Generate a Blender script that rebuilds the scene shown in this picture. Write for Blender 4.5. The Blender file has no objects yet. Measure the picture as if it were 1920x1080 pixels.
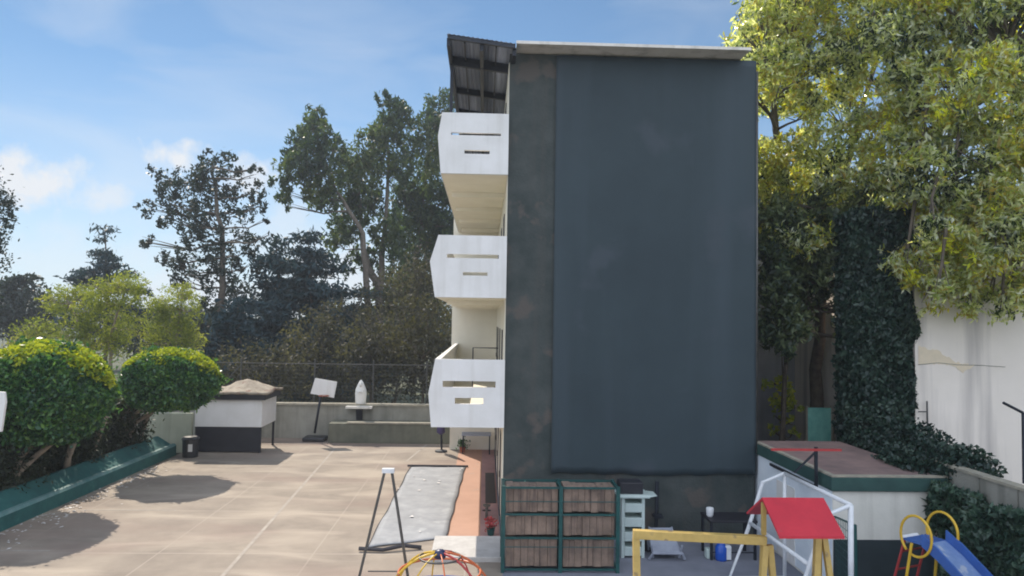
import bpy, math, random
import numpy as np
from mathutils import Vector, Matrix

R = math.radians
scene = bpy.context.scene
C = scene.collection

# ------------------------------------------------------------------ camera
FPX = 1387.0                       # focal length in photo pixels (1920 wide)
CAMZ = 4.8
cd = bpy.data.cameras.new('camera')
cam = bpy.data.objects.new('camera', cd)
C.objects.link(cam)
cd.sensor_width = 36.0
cd.lens = 36.0 * FPX / 1920.0
cd.clip_start = 0.1
cd.clip_end = 6000
YAW, PITCH, ROLL = R(2.07), R(2.5), R(0.9)
CR = Matrix.Rotation(-YAW, 4, 'Z') @ Matrix.Rotation(math.pi/2 + PITCH, 4, 'X') @ Matrix.Rotation(ROLL, 4, 'Z')
cam.matrix_world = Matrix.Translation((0, 0, CAMZ)) @ CR
scene.camera = cam
CR3 = CR.to_3x3()

def W(px, py, y):
    """world point at depth y (metres along +Y) seen at photo pixel px,py"""
    d = CR3 @ Vector((px-960, 540-py, -FPX))
    k = y / d.y
    return Vector((d.x*k, y, CAMZ + d.z*k))

def G(px, py, z=0.0):
    """point on the level z seen at a photo pixel"""
    d = CR3 @ Vector((px-960, 540-py, -FPX))
    k = (z-CAMZ)/d.z
    return Vector((d.x*k, d.y*k, z))

# ------------------------------------------------------------------ sun, sky
SX, SY = -0.45, 0.90               # sun direction per metre of height
sun_dir = Vector((SX, SY, 1)).normalized()
ELEV = math.asin(sun_dir.z)
sd = bpy.data.lights.new('sun', 'SUN')
sd.energy = 3.8
sd.angle = R(0.55)
sd.color = (1.0, 0.90, 0.76)
so = bpy.data.objects.new('sun', sd)
C.objects.link(so)
so.rotation_euler = sun_dir.to_track_quat('Z', 'Y').to_euler()
so.location = (-20, 40, 45)

w = bpy.data.worlds.new('World')
scene.world = w
w.use_nodes = True
nt = w.node_tree
nt.nodes.clear()
N = nt.nodes.new
L = nt.links.new
wo = N('ShaderNodeOutputWorld')
bg = N('ShaderNodeBackground')
sky = N('ShaderNodeTexSky')
sky.sky_type = 'NISHITA'
sky.sun_disc = False
sky.sun_elevation = ELEV
sky.sun_rotation = math.atan2(SX, SY)
sky.altitude = 2200
sky.air_density = 1.0
sky.dust_density = 0.15
sky.ozone_density = 0.7
bg.inputs['Strength'].default_value = 0.08
L(bg.outputs[0], wo.inputs[0])
tc = N('ShaderNodeTexCoord')

def vmath(op, a, b=None):
    n = N('ShaderNodeVectorMath'); n.operation = op
    for i, s in enumerate((a, b)):
        if s is None: continue
        if isinstance(s, tuple): n.inputs[i].default_value = s
        else: L(s, n.inputs[i])
    return n
def fmath(op, a, b=None, c=None, clamp=False):
    n = N('ShaderNodeMath'); n.operation = op; n.use_clamp = clamp
    for i, s in enumerate((a, b, c)):
        if s is None: continue
        if isinstance(s, (int, float)): n.inputs[i].default_value = s
        else: L(s, n.inputs[i])
    return n.outputs[0]
dirn = tc.outputs['Generated']
cn = N('ShaderNodeTexNoise'); cn.inputs['Scale'].default_value = 22; cn.inputs['Detail'].default_value = 8
cn.inputs['Roughness'].default_value = 0.6
L(dirn, cn.inputs['Vector'])
total = None
def cdir(px, py):
    return (CR3 @ Vector((px-960, 540-py, -FPX))).normalized()
for px, py, rx, ry, k in ((35, 342, 105, 46, 1.0), (190, 368, 60, 30, .7), (335, 292, 58, 34, 1.0), (455, 335, 75, 42, .8), (-120, 380, 110, 60, 1.0),
                          (100, 480, 260, 70, .30), (560, 440, 130, 90, .45), (420, 560, 260, 60, .7), (665, 520, 140, 70, .7), (120, 560, 160, 40, .4),
                          (2300, 200, 300, 90, .9), (1500, -900, 500, 200, .7)):
    c = cdir(px, py)
    s = vmath('SUBTRACT', dirn, tuple(c))
    s = vmath('MULTIPLY', s.outputs[0], (FPX/rx, FPX/rx, FPX/ry))
    ln = vmath('LENGTH', s.outputs[0]).outputs['Value']
    v = fmath('SUBTRACT', 1.05, ln)
    v = fmath('ADD', v, fmath('MULTIPLY', fmath('SUBTRACT', cn.outputs['Fac'], 0.5), 3.2))
    v = fmath('MULTIPLY', fmath('MULTIPLY', v, 1.25, clamp=True), k)
    total = v if total is None else fmath('MAXIMUM', total, v)
# thin high cirrus
mp = N('ShaderNodeMapping'); mp.inputs['Scale'].default_value = (2.2, 2.2, 9)
mp.inputs['Rotation'].default_value = (0.0, 0.35, 0.0)
L(dirn, mp.inputs['Vector'])
ci = N('ShaderNodeTexNoise'); ci.inputs['Scale'].default_value = 1.6; ci.inputs['Detail'].default_value = 7; ci.inputs['Distortion'].default_value = .6
L(mp.outputs[0], ci.inputs['Vector'])
cir = fmath('MULTIPLY', fmath('SUBTRACT', ci.outputs['Fac'], 0.42), 1.5, clamp=True)
# the veil is thicker to the left of the view (towards the sun)
sx = N('ShaderNodeSeparateXYZ'); L(dirn, sx.inputs[0])
veil = fmath('MULTIPLY', fmath('SUBTRACT', 0.16, sx.outputs['X']), 1.2, clamp=True)
cir = fmath('MULTIPLY', cir, fmath('ADD', fmath('MULTIPLY', veil, 0.35), 0.42))
total = fmath('MAXIMUM', total, cir)
tint = N('ShaderNodeMixRGB'); tint.blend_type = 'MULTIPLY'; tint.inputs['Fac'].default_value = 1; tint.inputs['Color2'].default_value = (.87, 1.04, 1.06, 1)
L(sky.outputs[0], tint.inputs['Color1'])
mx = N('ShaderNodeMixRGB')
mx.inputs['Color2'].default_value = (7.3, 7.6, 8.0, 1)
L(total, mx.inputs['Fac'])
hv = N('ShaderNodeMixRGB'); hv.inputs['Color2'].default_value = (5.3, 6.1, 7.3, 1)
L(fmath('MULTIPLY', fmath('SUBTRACT', 1.0, fmath('MULTIPLY', sx.outputs['Z'], 3.4), clamp=True), .75), hv.inputs['Fac'])
L(tint.outputs[0], hv.inputs['Color1'])
L(hv.outputs[0], mx.inputs['Color1'])
# added cloud bank, unseen behind the camera, as fill light for shaded faces
rn = N('ShaderNodeTexNoise'); rn.inputs['Scale'].default_value = 2.6; rn.inputs['Detail'].default_value = 6
L(dirn, rn.inputs['Vector'])
rear_fill = fmath('ADD', fmath('MULTIPLY', sx.outputs['Y'], -1.6), fmath('MULTIPLY', fmath('SUBTRACT', rn.outputs['Fac'], 0.45), 2.2))
rear_fill = fmath('MULTIPLY', rear_fill, 2.2, clamp=True)
mr = N('ShaderNodeMixRGB'); mr.inputs['Color2'].default_value = (10.8, 11.9, 13.8, 1)
L(rear_fill, mr.inputs['Fac']); L(mx.outputs[0], mr.inputs['Color1'])
L(mr.outputs[0], bg.inputs['Color'])

scene.view_settings.view_transform = 'Standard'
scene.view_settings.look = 'None'
scene.view_settings.exposure = 0.5
scene.view_settings.gamma = 1
scene.render.engine = 'CYCLES'
scene.cycles.filter_width = 1.9
scene.cycles.max_bounces = 8
scene.cycles.transparent_max_bounces = 8

# ------------------------------------------------------------------ helpers
def wloc(o):
    p = Vector((0, 0, 0))
    while o is not None:
        p += o.location; o = o.parent
    return p

def tag(o, label=None, cat=None, group=None, kind=None):
    if label: o['label'] = label
    if cat: o['category'] = cat
    if group: o['group'] = group
    if kind: o['kind'] = kind
    return o

def thing(name, loc, label, cat, group=None):
    o = bpy.data.objects.new(name, None)
    C.objects.link(o)
    o.location = loc
    o.empty_display_size = .2
    return tag(o, label, cat, group)

class MB:
    def __init__(s): s.v = []; s.f = []
    def add(s, vs, fs):
        k = len(s.v); s.v += [tuple(p) for p in vs]; s.f += [tuple(i+k for i in f) for f in fs]; return s
    def box(s, x0, x1, y0, y1, z0, z1):
        return s.add([(x0,y0,z0),(x1,y0,z0),(x1,y1,z0),(x0,y1,z0),(x0,y0,z1),(x1,y0,z1),(x1,y1,z1),(x0,y1,z1)],
                     [(0,3,2,1),(4,5,6,7),(0,1,5,4),(1,2,6,5),(2,3,7,6),(3,0,4,7)])
    def bar(s, a, b, wx, wz, up=(0,0,1)):
        """box section bar from a to b"""
        a = Vector(a); b = Vector(b); d = (b-a).normalized(); u = Vector(up)
        if abs(d.dot(u)) > .98: u = Vector((0,1,0))
        sd_ = d.cross(u).normalized(); u = sd_.cross(d).normalized()
        vs = []
        for p in (a, b):
            for i, j in ((-1,-1),(1,-1),(1,1),(-1,1)):
                vs.append(p + sd_*(i*wx/2) + u*(j*wz/2))
        return s.add(vs, [(0,3,2,1),(4,5,6,7),(0,1,5,4),(1,2,6,5),(2,3,7,6),(3,0,4,7)])
    def tube(s, pts, r, n=8, closed=False):
        pts = [Vector(p) for p in pts]; m = len(pts)
        rs = r if isinstance(r, (list, tuple)) else [r]*m
        k = len(s.v); prev = None
        for i, p in enumerate(pts):
            if closed: d = pts[(i+1) % m]-pts[i-1]
            else: d = pts[min(i+1, m-1)]-pts[max(i-1, 0)]
            if d.length < 1e-9: d = Vector((0,0,1))
            d.normalize()
            if prev is None:
                u = d.cross(Vector((0.13, 0.31, 1)) if abs(d.z) < .9 else Vector((1,.1,0))).normalized()
            else:
                u = (prev - d*prev.dot(d)).normalized()
            prev = u
            v = d.cross(u)
            for j in range(n):
                a = 2*math.pi*j/n
                s.v.append(tuple(p + (u*math.cos(a)+v*math.sin(a))*rs[i]))
        for i in range(m if closed else m-1):
            for j in range(n):
                a0 = k+i*n+j; a1 = k+i*n+(j+1) % n
                b0 = k+((i+1) % m)*n+j; b1 = k+((i+1) % m)*n+(j+1) % n
                s.f.append((a0, a1, b1, b0))
        if not closed:
            s.f.append(tuple(k+j for j in reversed(range(n))))
            s.f.append(tuple(k+(m-1)*n+j for j in range(n)))
        return s
    def prism(s, poly, a, b, axis):
        """poly: list of 2-D points, extruded a..b along axis ('y': poly is x,z; 'x': y,z; 'z': x,y)"""
        def mk(p, t):
            return {'y': (p[0], t, p[1]), 'x': (t, p[0], p[1]), 'z': (p[0], p[1], t)}[axis]
        n = len(poly)
        return s.add([mk(p, a) for p in poly]+[mk(p, b) for p in poly],
                     [tuple(range(n)), tuple(reversed(range(n, 2*n)))]+[(i, i+n, (i+1) % n+n, (i+1) % n) for i in range(n)])
    def lathe(s, prof, cx, cy, n=20, sx=1, sy=1):
        k = len(s.v)
        for r, z in prof:
            for j in range(n):
                a = 2*math.pi*j/n
                s.v.append((cx+r*sx*math.cos(a), cy+r*sy*math.sin(a), z))
        for i in range(len(prof)-1):
            for j in range(n):
                s.f.append((k+i*n+j, k+i*n+(j+1) % n, k+(i+1)*n+(j+1) % n, k+(i+1)*n+j))
        s.f.append(tuple(k+j for j in reversed(range(n))))
        s.f.append(tuple(k+(len(prof)-1)*n+j for j in range(n)))
        return s
    def build(s, name, mat, parent=None, at=None, smooth=False, bevel=0):
        off = wloc(parent) if parent else Vector(at) if at is not None else Vector((0,0,0))
        me = bpy.data.meshes.new(name)
        me.from_pydata([(p[0]-off.x, p[1]-off.y, p[2]-off.z) for p in s.v], [], s.f)
        me.validate()
        import bmesh as _b
        bm = _b.new(); bm.from_mesh(me); _b.ops.recalc_face_normals(bm, faces=bm.faces); bm.to_mesh(me); bm.free()
        o = bpy.data.objects.new(name, me)
        C.objects.link(o)
        me.materials.append(mat)
        if smooth:
            me.shade_smooth()
        if bevel:
            md = o.modifiers.new('bevel', 'BEVEL'); md.width = bevel; md.segments = 2; md.limit_method = 'ANGLE'
        if parent: o.parent = parent
        elif at is not None: o.location = at
        return o

def np_mesh(name, verts, quads, mat, parent=None, at=None):
    off = np.array(wloc(parent) if parent else (at if at is not None else (0,0,0)), dtype=np.float32)
    me = bpy.data.meshes.new(name)
    v = (verts-off).astype(np.float32)
    me.vertices.add(len(v)); me.vertices.foreach_set('co', v.ravel())
    q = quads.astype(np.int32)
    me.loops.add(q.size); me.loops.foreach_set('vertex_index', q.ravel())
    me.polygons.add(len(q))
    me.polygons.foreach_set('loop_start', np.arange(0, q.size, q.shape[1], dtype=np.int32))
    me.polygons.foreach_set('loop_total', np.full(len(q), q.shape[1], dtype=np.int32))
    me.update(calc_edges=True)
    me.materials.append(mat)
    o = bpy.data.objects.new(name, me)
    C.objects.link(o)
    if parent: o.parent = parent
    elif at is not None: o.location = at
    return o

# ------------------------------------------------------------------ materials
def newmat(name):
    m = bpy.data.materials.new(name); m.use_nodes = True
    return m, m.node_tree, m.node_tree.nodes['Principled BSDF']

def mat(name, c1, c2=None, rough=.7, scale=3., bump=0., bscale=40., streak=None, spots=None, metal=0., spec=.5, detail=6, lo=.35, hi=.65):
    """two-tone noise colour; streak=(colour, amount, xscale) adds vertical run marks; spots=(colour, scale, threshold)"""
    m, t, p = newmat(name)
    n_ = t.nodes.new; l_ = t.links.new
    p.inputs['Roughness'].default_value = rough
    p.inputs['Metallic'].default_value = metal
    p.inputs['Specular IOR Level'].default_value = spec
    co = n_('ShaderNodeTexCoord').outputs['Object']
    if c2 is None: c2 = tuple(x*.8 for x in c1)
    nz = n_('ShaderNodeTexNoise'); nz.inputs['Scale'].default_value = scale; nz.inputs['Detail'].default_value = detail
    nz.inputs['Roughness'].default_value = .65
    l_(co, nz.inputs['Vector'])
    rp = n_('ShaderNodeValToRGB')
    rp.color_ramp.elements[0].position = lo; rp.color_ramp.elements[0].color = (*c2, 1)
    rp.color_ramp.elements[1].position = hi; rp.color_ramp.elements[1].color = (*c1, 1)
    l_(nz.outputs['Fac'], rp.inputs[0])
    out = rp.outputs[0]
    if streak:
        sc, amt, xs = streak
        mpn = n_('ShaderNodeMapping'); mpn.inputs['Scale'].default_value = (xs, xs, xs*.06)
        l_(co, mpn.inputs['Vector'])
        n2 = n_('ShaderNodeTexNoise'); n2.inputs['Scale'].default_value = 1; n2.inputs['Detail'].default_value = 5
        l_(mpn.outputs[0], n2.inputs['Vector'])
        r2 = n_('ShaderNodeValToRGB')
        r2.color_ramp.elements[0].position = .5; r2.color_ramp.elements[0].color = (0,0,0,1)
        r2.color_ramp.elements[1].position = .72; r2.color_ramp.elements[1].color = (amt,amt,amt,1)
        l_(n2.outputs['Fac'], r2.inputs[0])
        mm = n_('ShaderNodeMixRGB'); mm.inputs['Color2'].default_value = (*sc, 1)
        l_(r2.outputs[0], mm.inputs['Fac']); l_(out, mm.inputs['Color1']); out = mm.outputs[0]
    if spots:
        sc, ss, th = spots
        n3 = n_('ShaderNodeTexNoise'); n3.inputs['Scale'].default_value = ss; n3.inputs['Detail'].default_value = 4
        l_(co, n3.inputs['Vector'])
        r3 = n_('ShaderNodeValToRGB')
        r3.color_ramp.elements[0].position = th; r3.color_ramp.elements[0].color = (0,0,0,1)
        r3.color_ramp.elements[1].position = th+.06; r3.color_ramp.elements[1].color = (1,1,1,1)
        l_(n3.outputs['Fac'], r3.inputs[0])
        mm = n_('ShaderNodeMixRGB'); mm.inputs['Color2'].default_value = (*sc, 1)
        l_(r3.outputs[0], mm.inputs['Fac']); l_(out, mm.inputs['Color1']); out = mm.outputs[0]
    l_(out, p.inputs['Base Color'])
    if bump:
        nb = n_('ShaderNodeTexNoise'); nb.inputs['Scale'].default_value = bscale; nb.inputs['Detail'].default_value = 5
        l_(co, nb.inputs['Vector'])
        b = n_('ShaderNodeBump'); b.inputs['Strength'].default_value = bump; b.inputs['Distance'].default_value = .02
        l_(nb.outputs['Fac'], b.inputs['Height']); l_(b.outputs[0], p.inputs['Normal'])
    return m

def leafmat(name, cols, trans=.35, rough=.45, nscale=.8, mixn=.5, tcol=(1.25, 1.3, .5)):
    """cols: ramp colours; picked per leaf, shifted by patches of noise"""
    m, t, p = newmat(name)
    n_ = t.nodes.new; l_ = t.links.new
    geo = n_('ShaderNodeNewGeometry')
    co = n_('ShaderNodeTexCoord').outputs['Object']
    nz = n_('ShaderNodeTexNoise'); nz.inputs['Scale'].default_value = nscale; nz.inputs['Detail'].default_value = 3
    l_(co, nz.inputs['Vector'])
    a = n_('ShaderNodeMath'); a.operation = 'MULTIPLY_ADD'
    l_(nz.outputs['Fac'], a.inputs[0]); a.inputs[1].default_value = mixn*2.4; a.inputs[2].default_value = -mixn*1.2+.5-(1-mixn)*.5
    b = n_('ShaderNodeMath'); b.operation = 'MULTIPLY_ADD'; b.use_clamp = True
    l_(geo.outputs['Random Per Island'], b.inputs[0]); b.inputs[1].default_value = 1-mixn
    l_(a.outputs[0], b.inputs[2])
    rp = n_('ShaderNodeValToRGB')
    cr = rp.color_ramp
    while len(cr.elements) < len(cols): cr.elements.new(.5)
    for i, c in enumerate(cols):
        cr.elements[i].position = i/(len(cols)-1); cr.elements[i].color = (*c, 1)
    l_(b.outputs[0], rp.inputs[0])
    l_(rp.outputs[0], p.inputs['Base Color'])
    p.inputs['Roughness'].default_value = rough
    p.inputs['Specular IOR Level'].default_value = .5
    tr = n_('ShaderNodeBsdfTranslucent')
    tm = n_('ShaderNodeMixRGB'); tm.blend_type = 'MULTIPLY'; tm.inputs['Fac'].default_value = 1
    tm.inputs['Color2'].default_value = (*tcol, 1)
    l_(rp.outputs[0], tm.inputs['Color1']); l_(tm.outputs[0], tr.inputs['Color'])
    ms = n_('ShaderNodeMixShader'); ms.inputs[0].default_value = trans
    l_(p.outputs[0], ms.inputs[1]); l_(tr.outputs[0], ms.inputs[2])
    l_(ms.outputs[0], t.nodes['Material Output'].inputs['Surface'])
    return m

M = {}
M['court'] = mat('court_concrete', (.335,.280,.225), (.205,.168,.138), .85, .7, .35, 60, detail=9, lo=.3, hi=.7)
M['yard'] = mat('yard_concrete', (.24,.25,.30), (.16,.17,.21), .8, .8, .3, 50, detail=9)
M['soil'] = mat('soil', (.12,.10,.07), (.07,.06,.045), .95, 2, .6, 20)
M['terracotta'] = mat('terracotta_paint', (.46,.255,.175), (.40,.215,.145), .7, 1.2, .15, 60, spots=((.38,.24,.18), 2.0, .64))
M['pink'] = mat('shaded_path_pink', (.42,.24,.22), (.34,.20,.19), .8, 2, .1, 50)  # path colour with the building's shade painted in
M['line'] = mat('court_line_paint', (.40,.355,.30), (.29,.245,.21), .8, 5, lo=.35, hi=.7)
M['white'] = mat('white_paint', (.78,.77,.76), (.70,.69,.67), .6, 1.3, .1, 30, streak=((.52,.50,.46), .35, 5))
M['stepw'] = mat('whitewashed_step', (.54,.52,.50), (.42,.40,.38), .8, 3, .2, 40, spots=((.40,.38,.36), 2.5, .62))
M['cream'] = mat('cream_paint', (.88,.83,.70), (.82,.77,.64), .7, 1.5, .1, 30)
M['moss'] = mat('mossy_render', (.066,.076,.074), (.030,.042,.042), .9, 1.1, .6, 18, streak=((.075,.070,.064), .6, 2.5), spots=((.088,.080,.072), 1.3, .56), detail=10)
M['net'] = mat('shade_cloth', (.030,.050,.061), (.022,.038,.048), .75, .35, .15, 180, streak=((.042,.062,.078), .6, 1.1), spots=((.040,.056,.070), .5, .58))
M['steel'] = mat('dark_steel', (.022,.027,.04), (.014,.018,.026), .5, 8, 0, metal=.3)
M['fascia'] = mat('grey_fascia', (.78,.74,.68), (.66,.62,.57), .8, 1.2, .1, 30, streak=((.25,.24,.2), .5, 3))
M['conc'] = mat('stained_concrete', (.34,.33,.29), (.24,.235,.20), .9, 1.2, .4, 30, streak=((.13,.13,.11), .6, 3))
M['olive'] = mat('olive_concrete', (.17,.17,.13), (.11,.115,.09), .9, 1.5, .4, 30, streak=((.08,.08,.065), .5, 3))
M['palewall'] = mat('pale_green_wall', (.42,.44,.34), (.34,.36,.28), .85, 1.5, .2, 30, streak=((.22,.24,.18), .5, 3))
M['teal'] = mat('teal_curb_paint', (.022,.12,.115), (.014,.085,.085), .85, 3, .2, 40, spots=((.035,.14,.13), 3, .62))
M['tealstripe'] = mat('worn_curb_edge', (.14,.24,.24), (.06,.17,.17), .7, 4, .2, 40)
M['black'] = mat('black_panel', (.022,.022,.030), (.014,.014,.02), .5, 4)
M['plastic_dark'] = mat('dark_plastic', (.03,.032,.036), (.02,.02,.024), .4, 4)
M['thatch'] = mat('faded_tarp', (.40,.345,.27), (.22,.18,.14), .9, 3, .8, 14, spots=((.22,.13,.10), 4, .60))
M['gwire'] = mat('fence_wire', (.10,.10,.10), (.07,.07,.07), .5, 6, metal=.4)
M['grey_metal'] = mat('grey_galvanised', (.13,.13,.125), (.085,.085,.085), .45, 10, metal=.6)
M['gtarp'] = mat('grey_ground_tarp', (.34,.35,.37), (.24,.25,.27), .75, 1.6, .25, 25, spots=((.36,.37,.385), 2.0, .6), detail=9)
M['darkedge'] = mat('dark_hem', (.05,.045,.055), (.03,.03,.035), .7, 6)
M['yellow'] = mat('yellow_paint', (.60,.42,.13), (.48,.33,.10), .5, 5, .1, 60, spots=((.32,.22,.10), 5, .62))
M['yellow2'] = mat('bright_yellow_paint', (.75,.48,.04), (.62,.38,.03), .4, 5)
M['red'] = mat('red_paint', (.62,.035,.055), (.50,.025,.045), .45, 2, .05, 60, spots=((.45,.06,.07), 5, .66))
M['redtube'] = mat('red_tube_paint', (.45,.05,.05), (.36,.04,.04), .4, 4)
M['orange'] = mat('orange_tube_paint', (.62,.16,.05), (.52,.12,.04), .4, 4)
M['blue'] = mat('blue_slide_plastic', (.05,.14,.44), (.035,.10,.34), .45, 3)
M['slideface'] = mat('worn_blue_slide_bed', (.24,.34,.56), (.15,.24,.46), .4, 5, spots=((.40,.45,.56), 5, .55))
M['navy'] = mat('navy_hub', (.02,.03,.09), (.015,.02,.07), .4, 4)
M['greenmetal'] = mat('green_metal', (.012,.085,.080), (.008,.055,.055), .4, 5, spots=((.16,.32,.27), 7, .68))
M['plank'] = mat('weathered_plank', (.30,.215,.165), (.16,.115,.09), .85, 3.5, .4, 30, streak=((.07,.05,.045), .8, 14))
M['mint'] = mat('pale_mint_plastic', (.58,.68,.66), (.50,.60,.58), .4, 4)
M['wtube'] = mat('white_tube_paint', (.78,.80,.83), (.66,.68,.70), .4, 6)
M['bluewall'] = mat('pale_blue_wall', (.74,.80,.86), (.66,.73,.80), .8, 2, .1, 30)
M['annexwall'] = mat('pale_annex_wall', (.76,.74,.68), (.66,.65,.59), .8, 1.5, .15, 30, streak=((.34,.33,.29), .5, 3.2))
M['dado'] = mat('dark_green_dado', (.030,.045,.052), (.02,.032,.038), .7, 3)
M['fasciagreen'] = mat('dark_green_fascia', (.030,.085,.075), (.02,.06,.056), .7, 2.2, .2, 30)
M['roofred'] = mat('red_roof_coating', (.27,.18,.165), (.17,.12,.115), .9, 1.6, .3, 30, streak=((.33,.22,.2), .4, 2))
M['coping'] = mat('worn_coping', (.40,.36,.28), (.25,.24,.2), .9, 5, .2, 30)
M['bare'] = mat('bare_plaster', (.78,.66,.50), (.70,.60,.46), .9, 5, .3, 40)
M['neigh'] = mat('neighbour_render', (.86,.78,.71), (.77,.70,.63), .85, .5, .15, 20, streak=((.36,.33,.32), .7, 2.4), spots=((.68,.58,.46), .5, .66), detail=9)
M['greywall'] = mat('grey_render', (.46,.48,.55), (.34,.36,.42), .9, 1, .3, 20, streak=((.11,.11,.12), .4, 2))
M['tealdoor'] = mat('teal_panel', (.34,.80,.70), (.18,.58,.52), .5, 2.6)
M['glassdark'] = mat('dark_glass', (.02,.022,.028), (.015,.016,.02), .1, 2)
M['bark'] = mat('bark', (.16,.13,.10), (.09,.075,.06), .9, 6, .8, 20)
M['palebark'] = mat('pale_bark', (.33,.27,.20), (.2,.16,.12), .9, 6, .8, 20)
M['statue'] = mat('white_statue', (.80,.79,.76), (.72,.71,.68), .5, 3)
M['purple'] = mat('purple_fabric', (.09,.07,.18), (.06,.05,.13), .8, 4)
M['water'] = mat('blue_bottle_plastic', (.02,.10,.50), (.015,.08,.42), .2, 4)
M['greyplastic'] = mat('grey_plastic', (.34,.37,.44), (.28,.30,.37), .5, 4)
M['hill'] = mat('wooded_hill', (.050,.075,.055), (.03,.05,.04), .95, .03, .0, detail=12)
M['scrub'] = mat('scrub_ground', (.10,.11,.06), (.06,.07,.045), .95, .2)
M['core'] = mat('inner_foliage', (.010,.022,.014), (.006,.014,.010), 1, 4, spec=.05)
M['tan'] = mat('tan_tower', (.50,.42,.34), (.44,.37,.30), .85, .4)
M['hoopred'] = mat('hoop_orange', (.4,.10,.05), (.3,.08,.04), .5, 4)
M['petal'] = mat('pale_petals', (.75,.72,.70), (.65,.62,.60), .8, 9)

M['l_top'] = leafmat('topiary_leaf', [(.010,.042,.030), (.030,.10,.045), (.080,.19,.055), (.20,.33,.06)], .35, .32, 1.6, .3)
M['l_gold'] = leafmat('golden_sunlit_leaf', [(.10,.20,.03), (.36,.42,.035), (.62,.62,.04)], .5, .4, 1.5, .35, (1.1,1.1,.5))  # new-leaf gold with the sunlit glow of the crown tops mixed in
M['l_hedge'] = leafmat('hedge_leaf', [(.012,.022,.012), (.028,.042,.020), (.055,.065,.030)], .25, .6, 1.2, .4)
M['l_euc'] = leafmat('eucalyptus_leaf', [(.010,.030,.028), (.028,.060,.040), (.080,.12,.040), (.17,.19,.04)], .5, .45, .32, .6)
M['l_dark'] = leafmat('dark_tree_leaf', [(.008,.018,.016), (.016,.032,.024), (.030,.052,.030)], .28, .5, .4, .5)
M['l_con'] = leafmat('cedar_needle', [(.006,.024,.034), (.012,.042,.055), (.028,.066,.072)], .18, .6, .4, .5)
M['l_feather'] = leafmat('feathery_leaf', [(.06,.09,.035), (.15,.19,.05), (.30,.33,.07), (.40,.36,.12)], .55, .6, .6, .5)
M['l_brown'] = leafmat('brown_scrub_leaf', [(.028,.028,.030), (.065,.062,.048), (.15,.14,.075)], .4, .7, .5, .5)
M['l_big'] = leafmat('silk_oak_leaf', [(.004,.012,.012), (.010,.026,.020), (.060,.10,.045), (.72,.73,.66), (.26,.33,.08), (.38,.28,.10), (.85,.90,.12), (1.0,1.0,.08)], .55, .22, .9, .62, (1.8, 1.8, .5))  # silvery undersides; darkest and palest tones also paint in shaded gaps and glints
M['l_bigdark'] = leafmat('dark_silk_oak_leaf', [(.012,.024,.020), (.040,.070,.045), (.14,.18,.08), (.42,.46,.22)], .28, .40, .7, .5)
M['l_ivy'] = leafmat('ivy_leaf', [(.006,.018,.018), (.012,.034,.028), (.024,.055,.038), (.06,.095,.06)], .12, .45, 1.2, .4)
M['l_ivylight'] = leafmat('garden_ivy_leaf', [(.010,.030,.026), (.028,.065,.048), (.060,.12,.080), (.14,.20,.14)], .2, .4, 1.6, .4)
M['l_vine'] = leafmat('yellow_vine_leaf', [(.14,.20,.07), (.40,.46,.09), (.95,.85,.10)], .4, .5, 1.2, .6)

# ------------------------------------------------------------------ foliage tools
DM = 2.3
rng = np.random.RandomState(11)
random.seed(5)

def unit(n):
    v = rng.normal(size=(n, 3)); return v/np.linalg.norm(v, axis=1, keepdims=True)

def leafquads(pts, ln, wd, droop=0., out=None):
    n = len(pts)
    a = unit(n)
    if out is not None: a = a + out
    a[:, 2] -= droop
    a /= np.linalg.norm(a, axis=1, keepdims=True)+1e-9
    b = np.cross(a, unit(n)); b /= np.linalg.norm(b, axis=1, keepdims=True)+1e-9
    L_ = (ln*(.6+.8*rng.rand(n)))[:, None]; W_ = (wd*(.6+.8*rng.rand(n)))[:, None]
    nrm = np.cross(a, b)
    v = np.stack([pts-a*L_/2, pts+b*W_/2+nrm*W_*.12-a*L_*.08, pts+a*L_/2, pts-b*W_/2+nrm*W_*.12-a*L_*.08], axis=1)
    return v.reshape(-1, 3)

def crown_points(clumps, dens, sub=.32, shell=.55, per=16):
    """clumps: (x,y,z,rx,ry,rz). Twig centres through each clump's volume, leaves gathered round twigs."""
    out = []
    for c in clumps:
        x, y, z, rx, ry, rz = c[:6]
        k = c[6] if len(c) > 6 else 1.
        n = max(12, int(dens*k*(rx*rz+rx*ry)*2*DM))
        m = max(4, n//per)
        d = unit(m)
        rad = (shell + (1-shell)*rng.rand(m))**.7
        tw = d*rad[:, None]*(1+.22*rng.normal(size=(m, 1)))
        idx = rng.randint(0, m, n)
        p = tw[idx] + rng.normal(size=(n, 3))*sub*.55
        p = p*np.array([rx, ry, rz]) + np.array([x, y, z])
        out.append(p)
    return np.concatenate(out)

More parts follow.
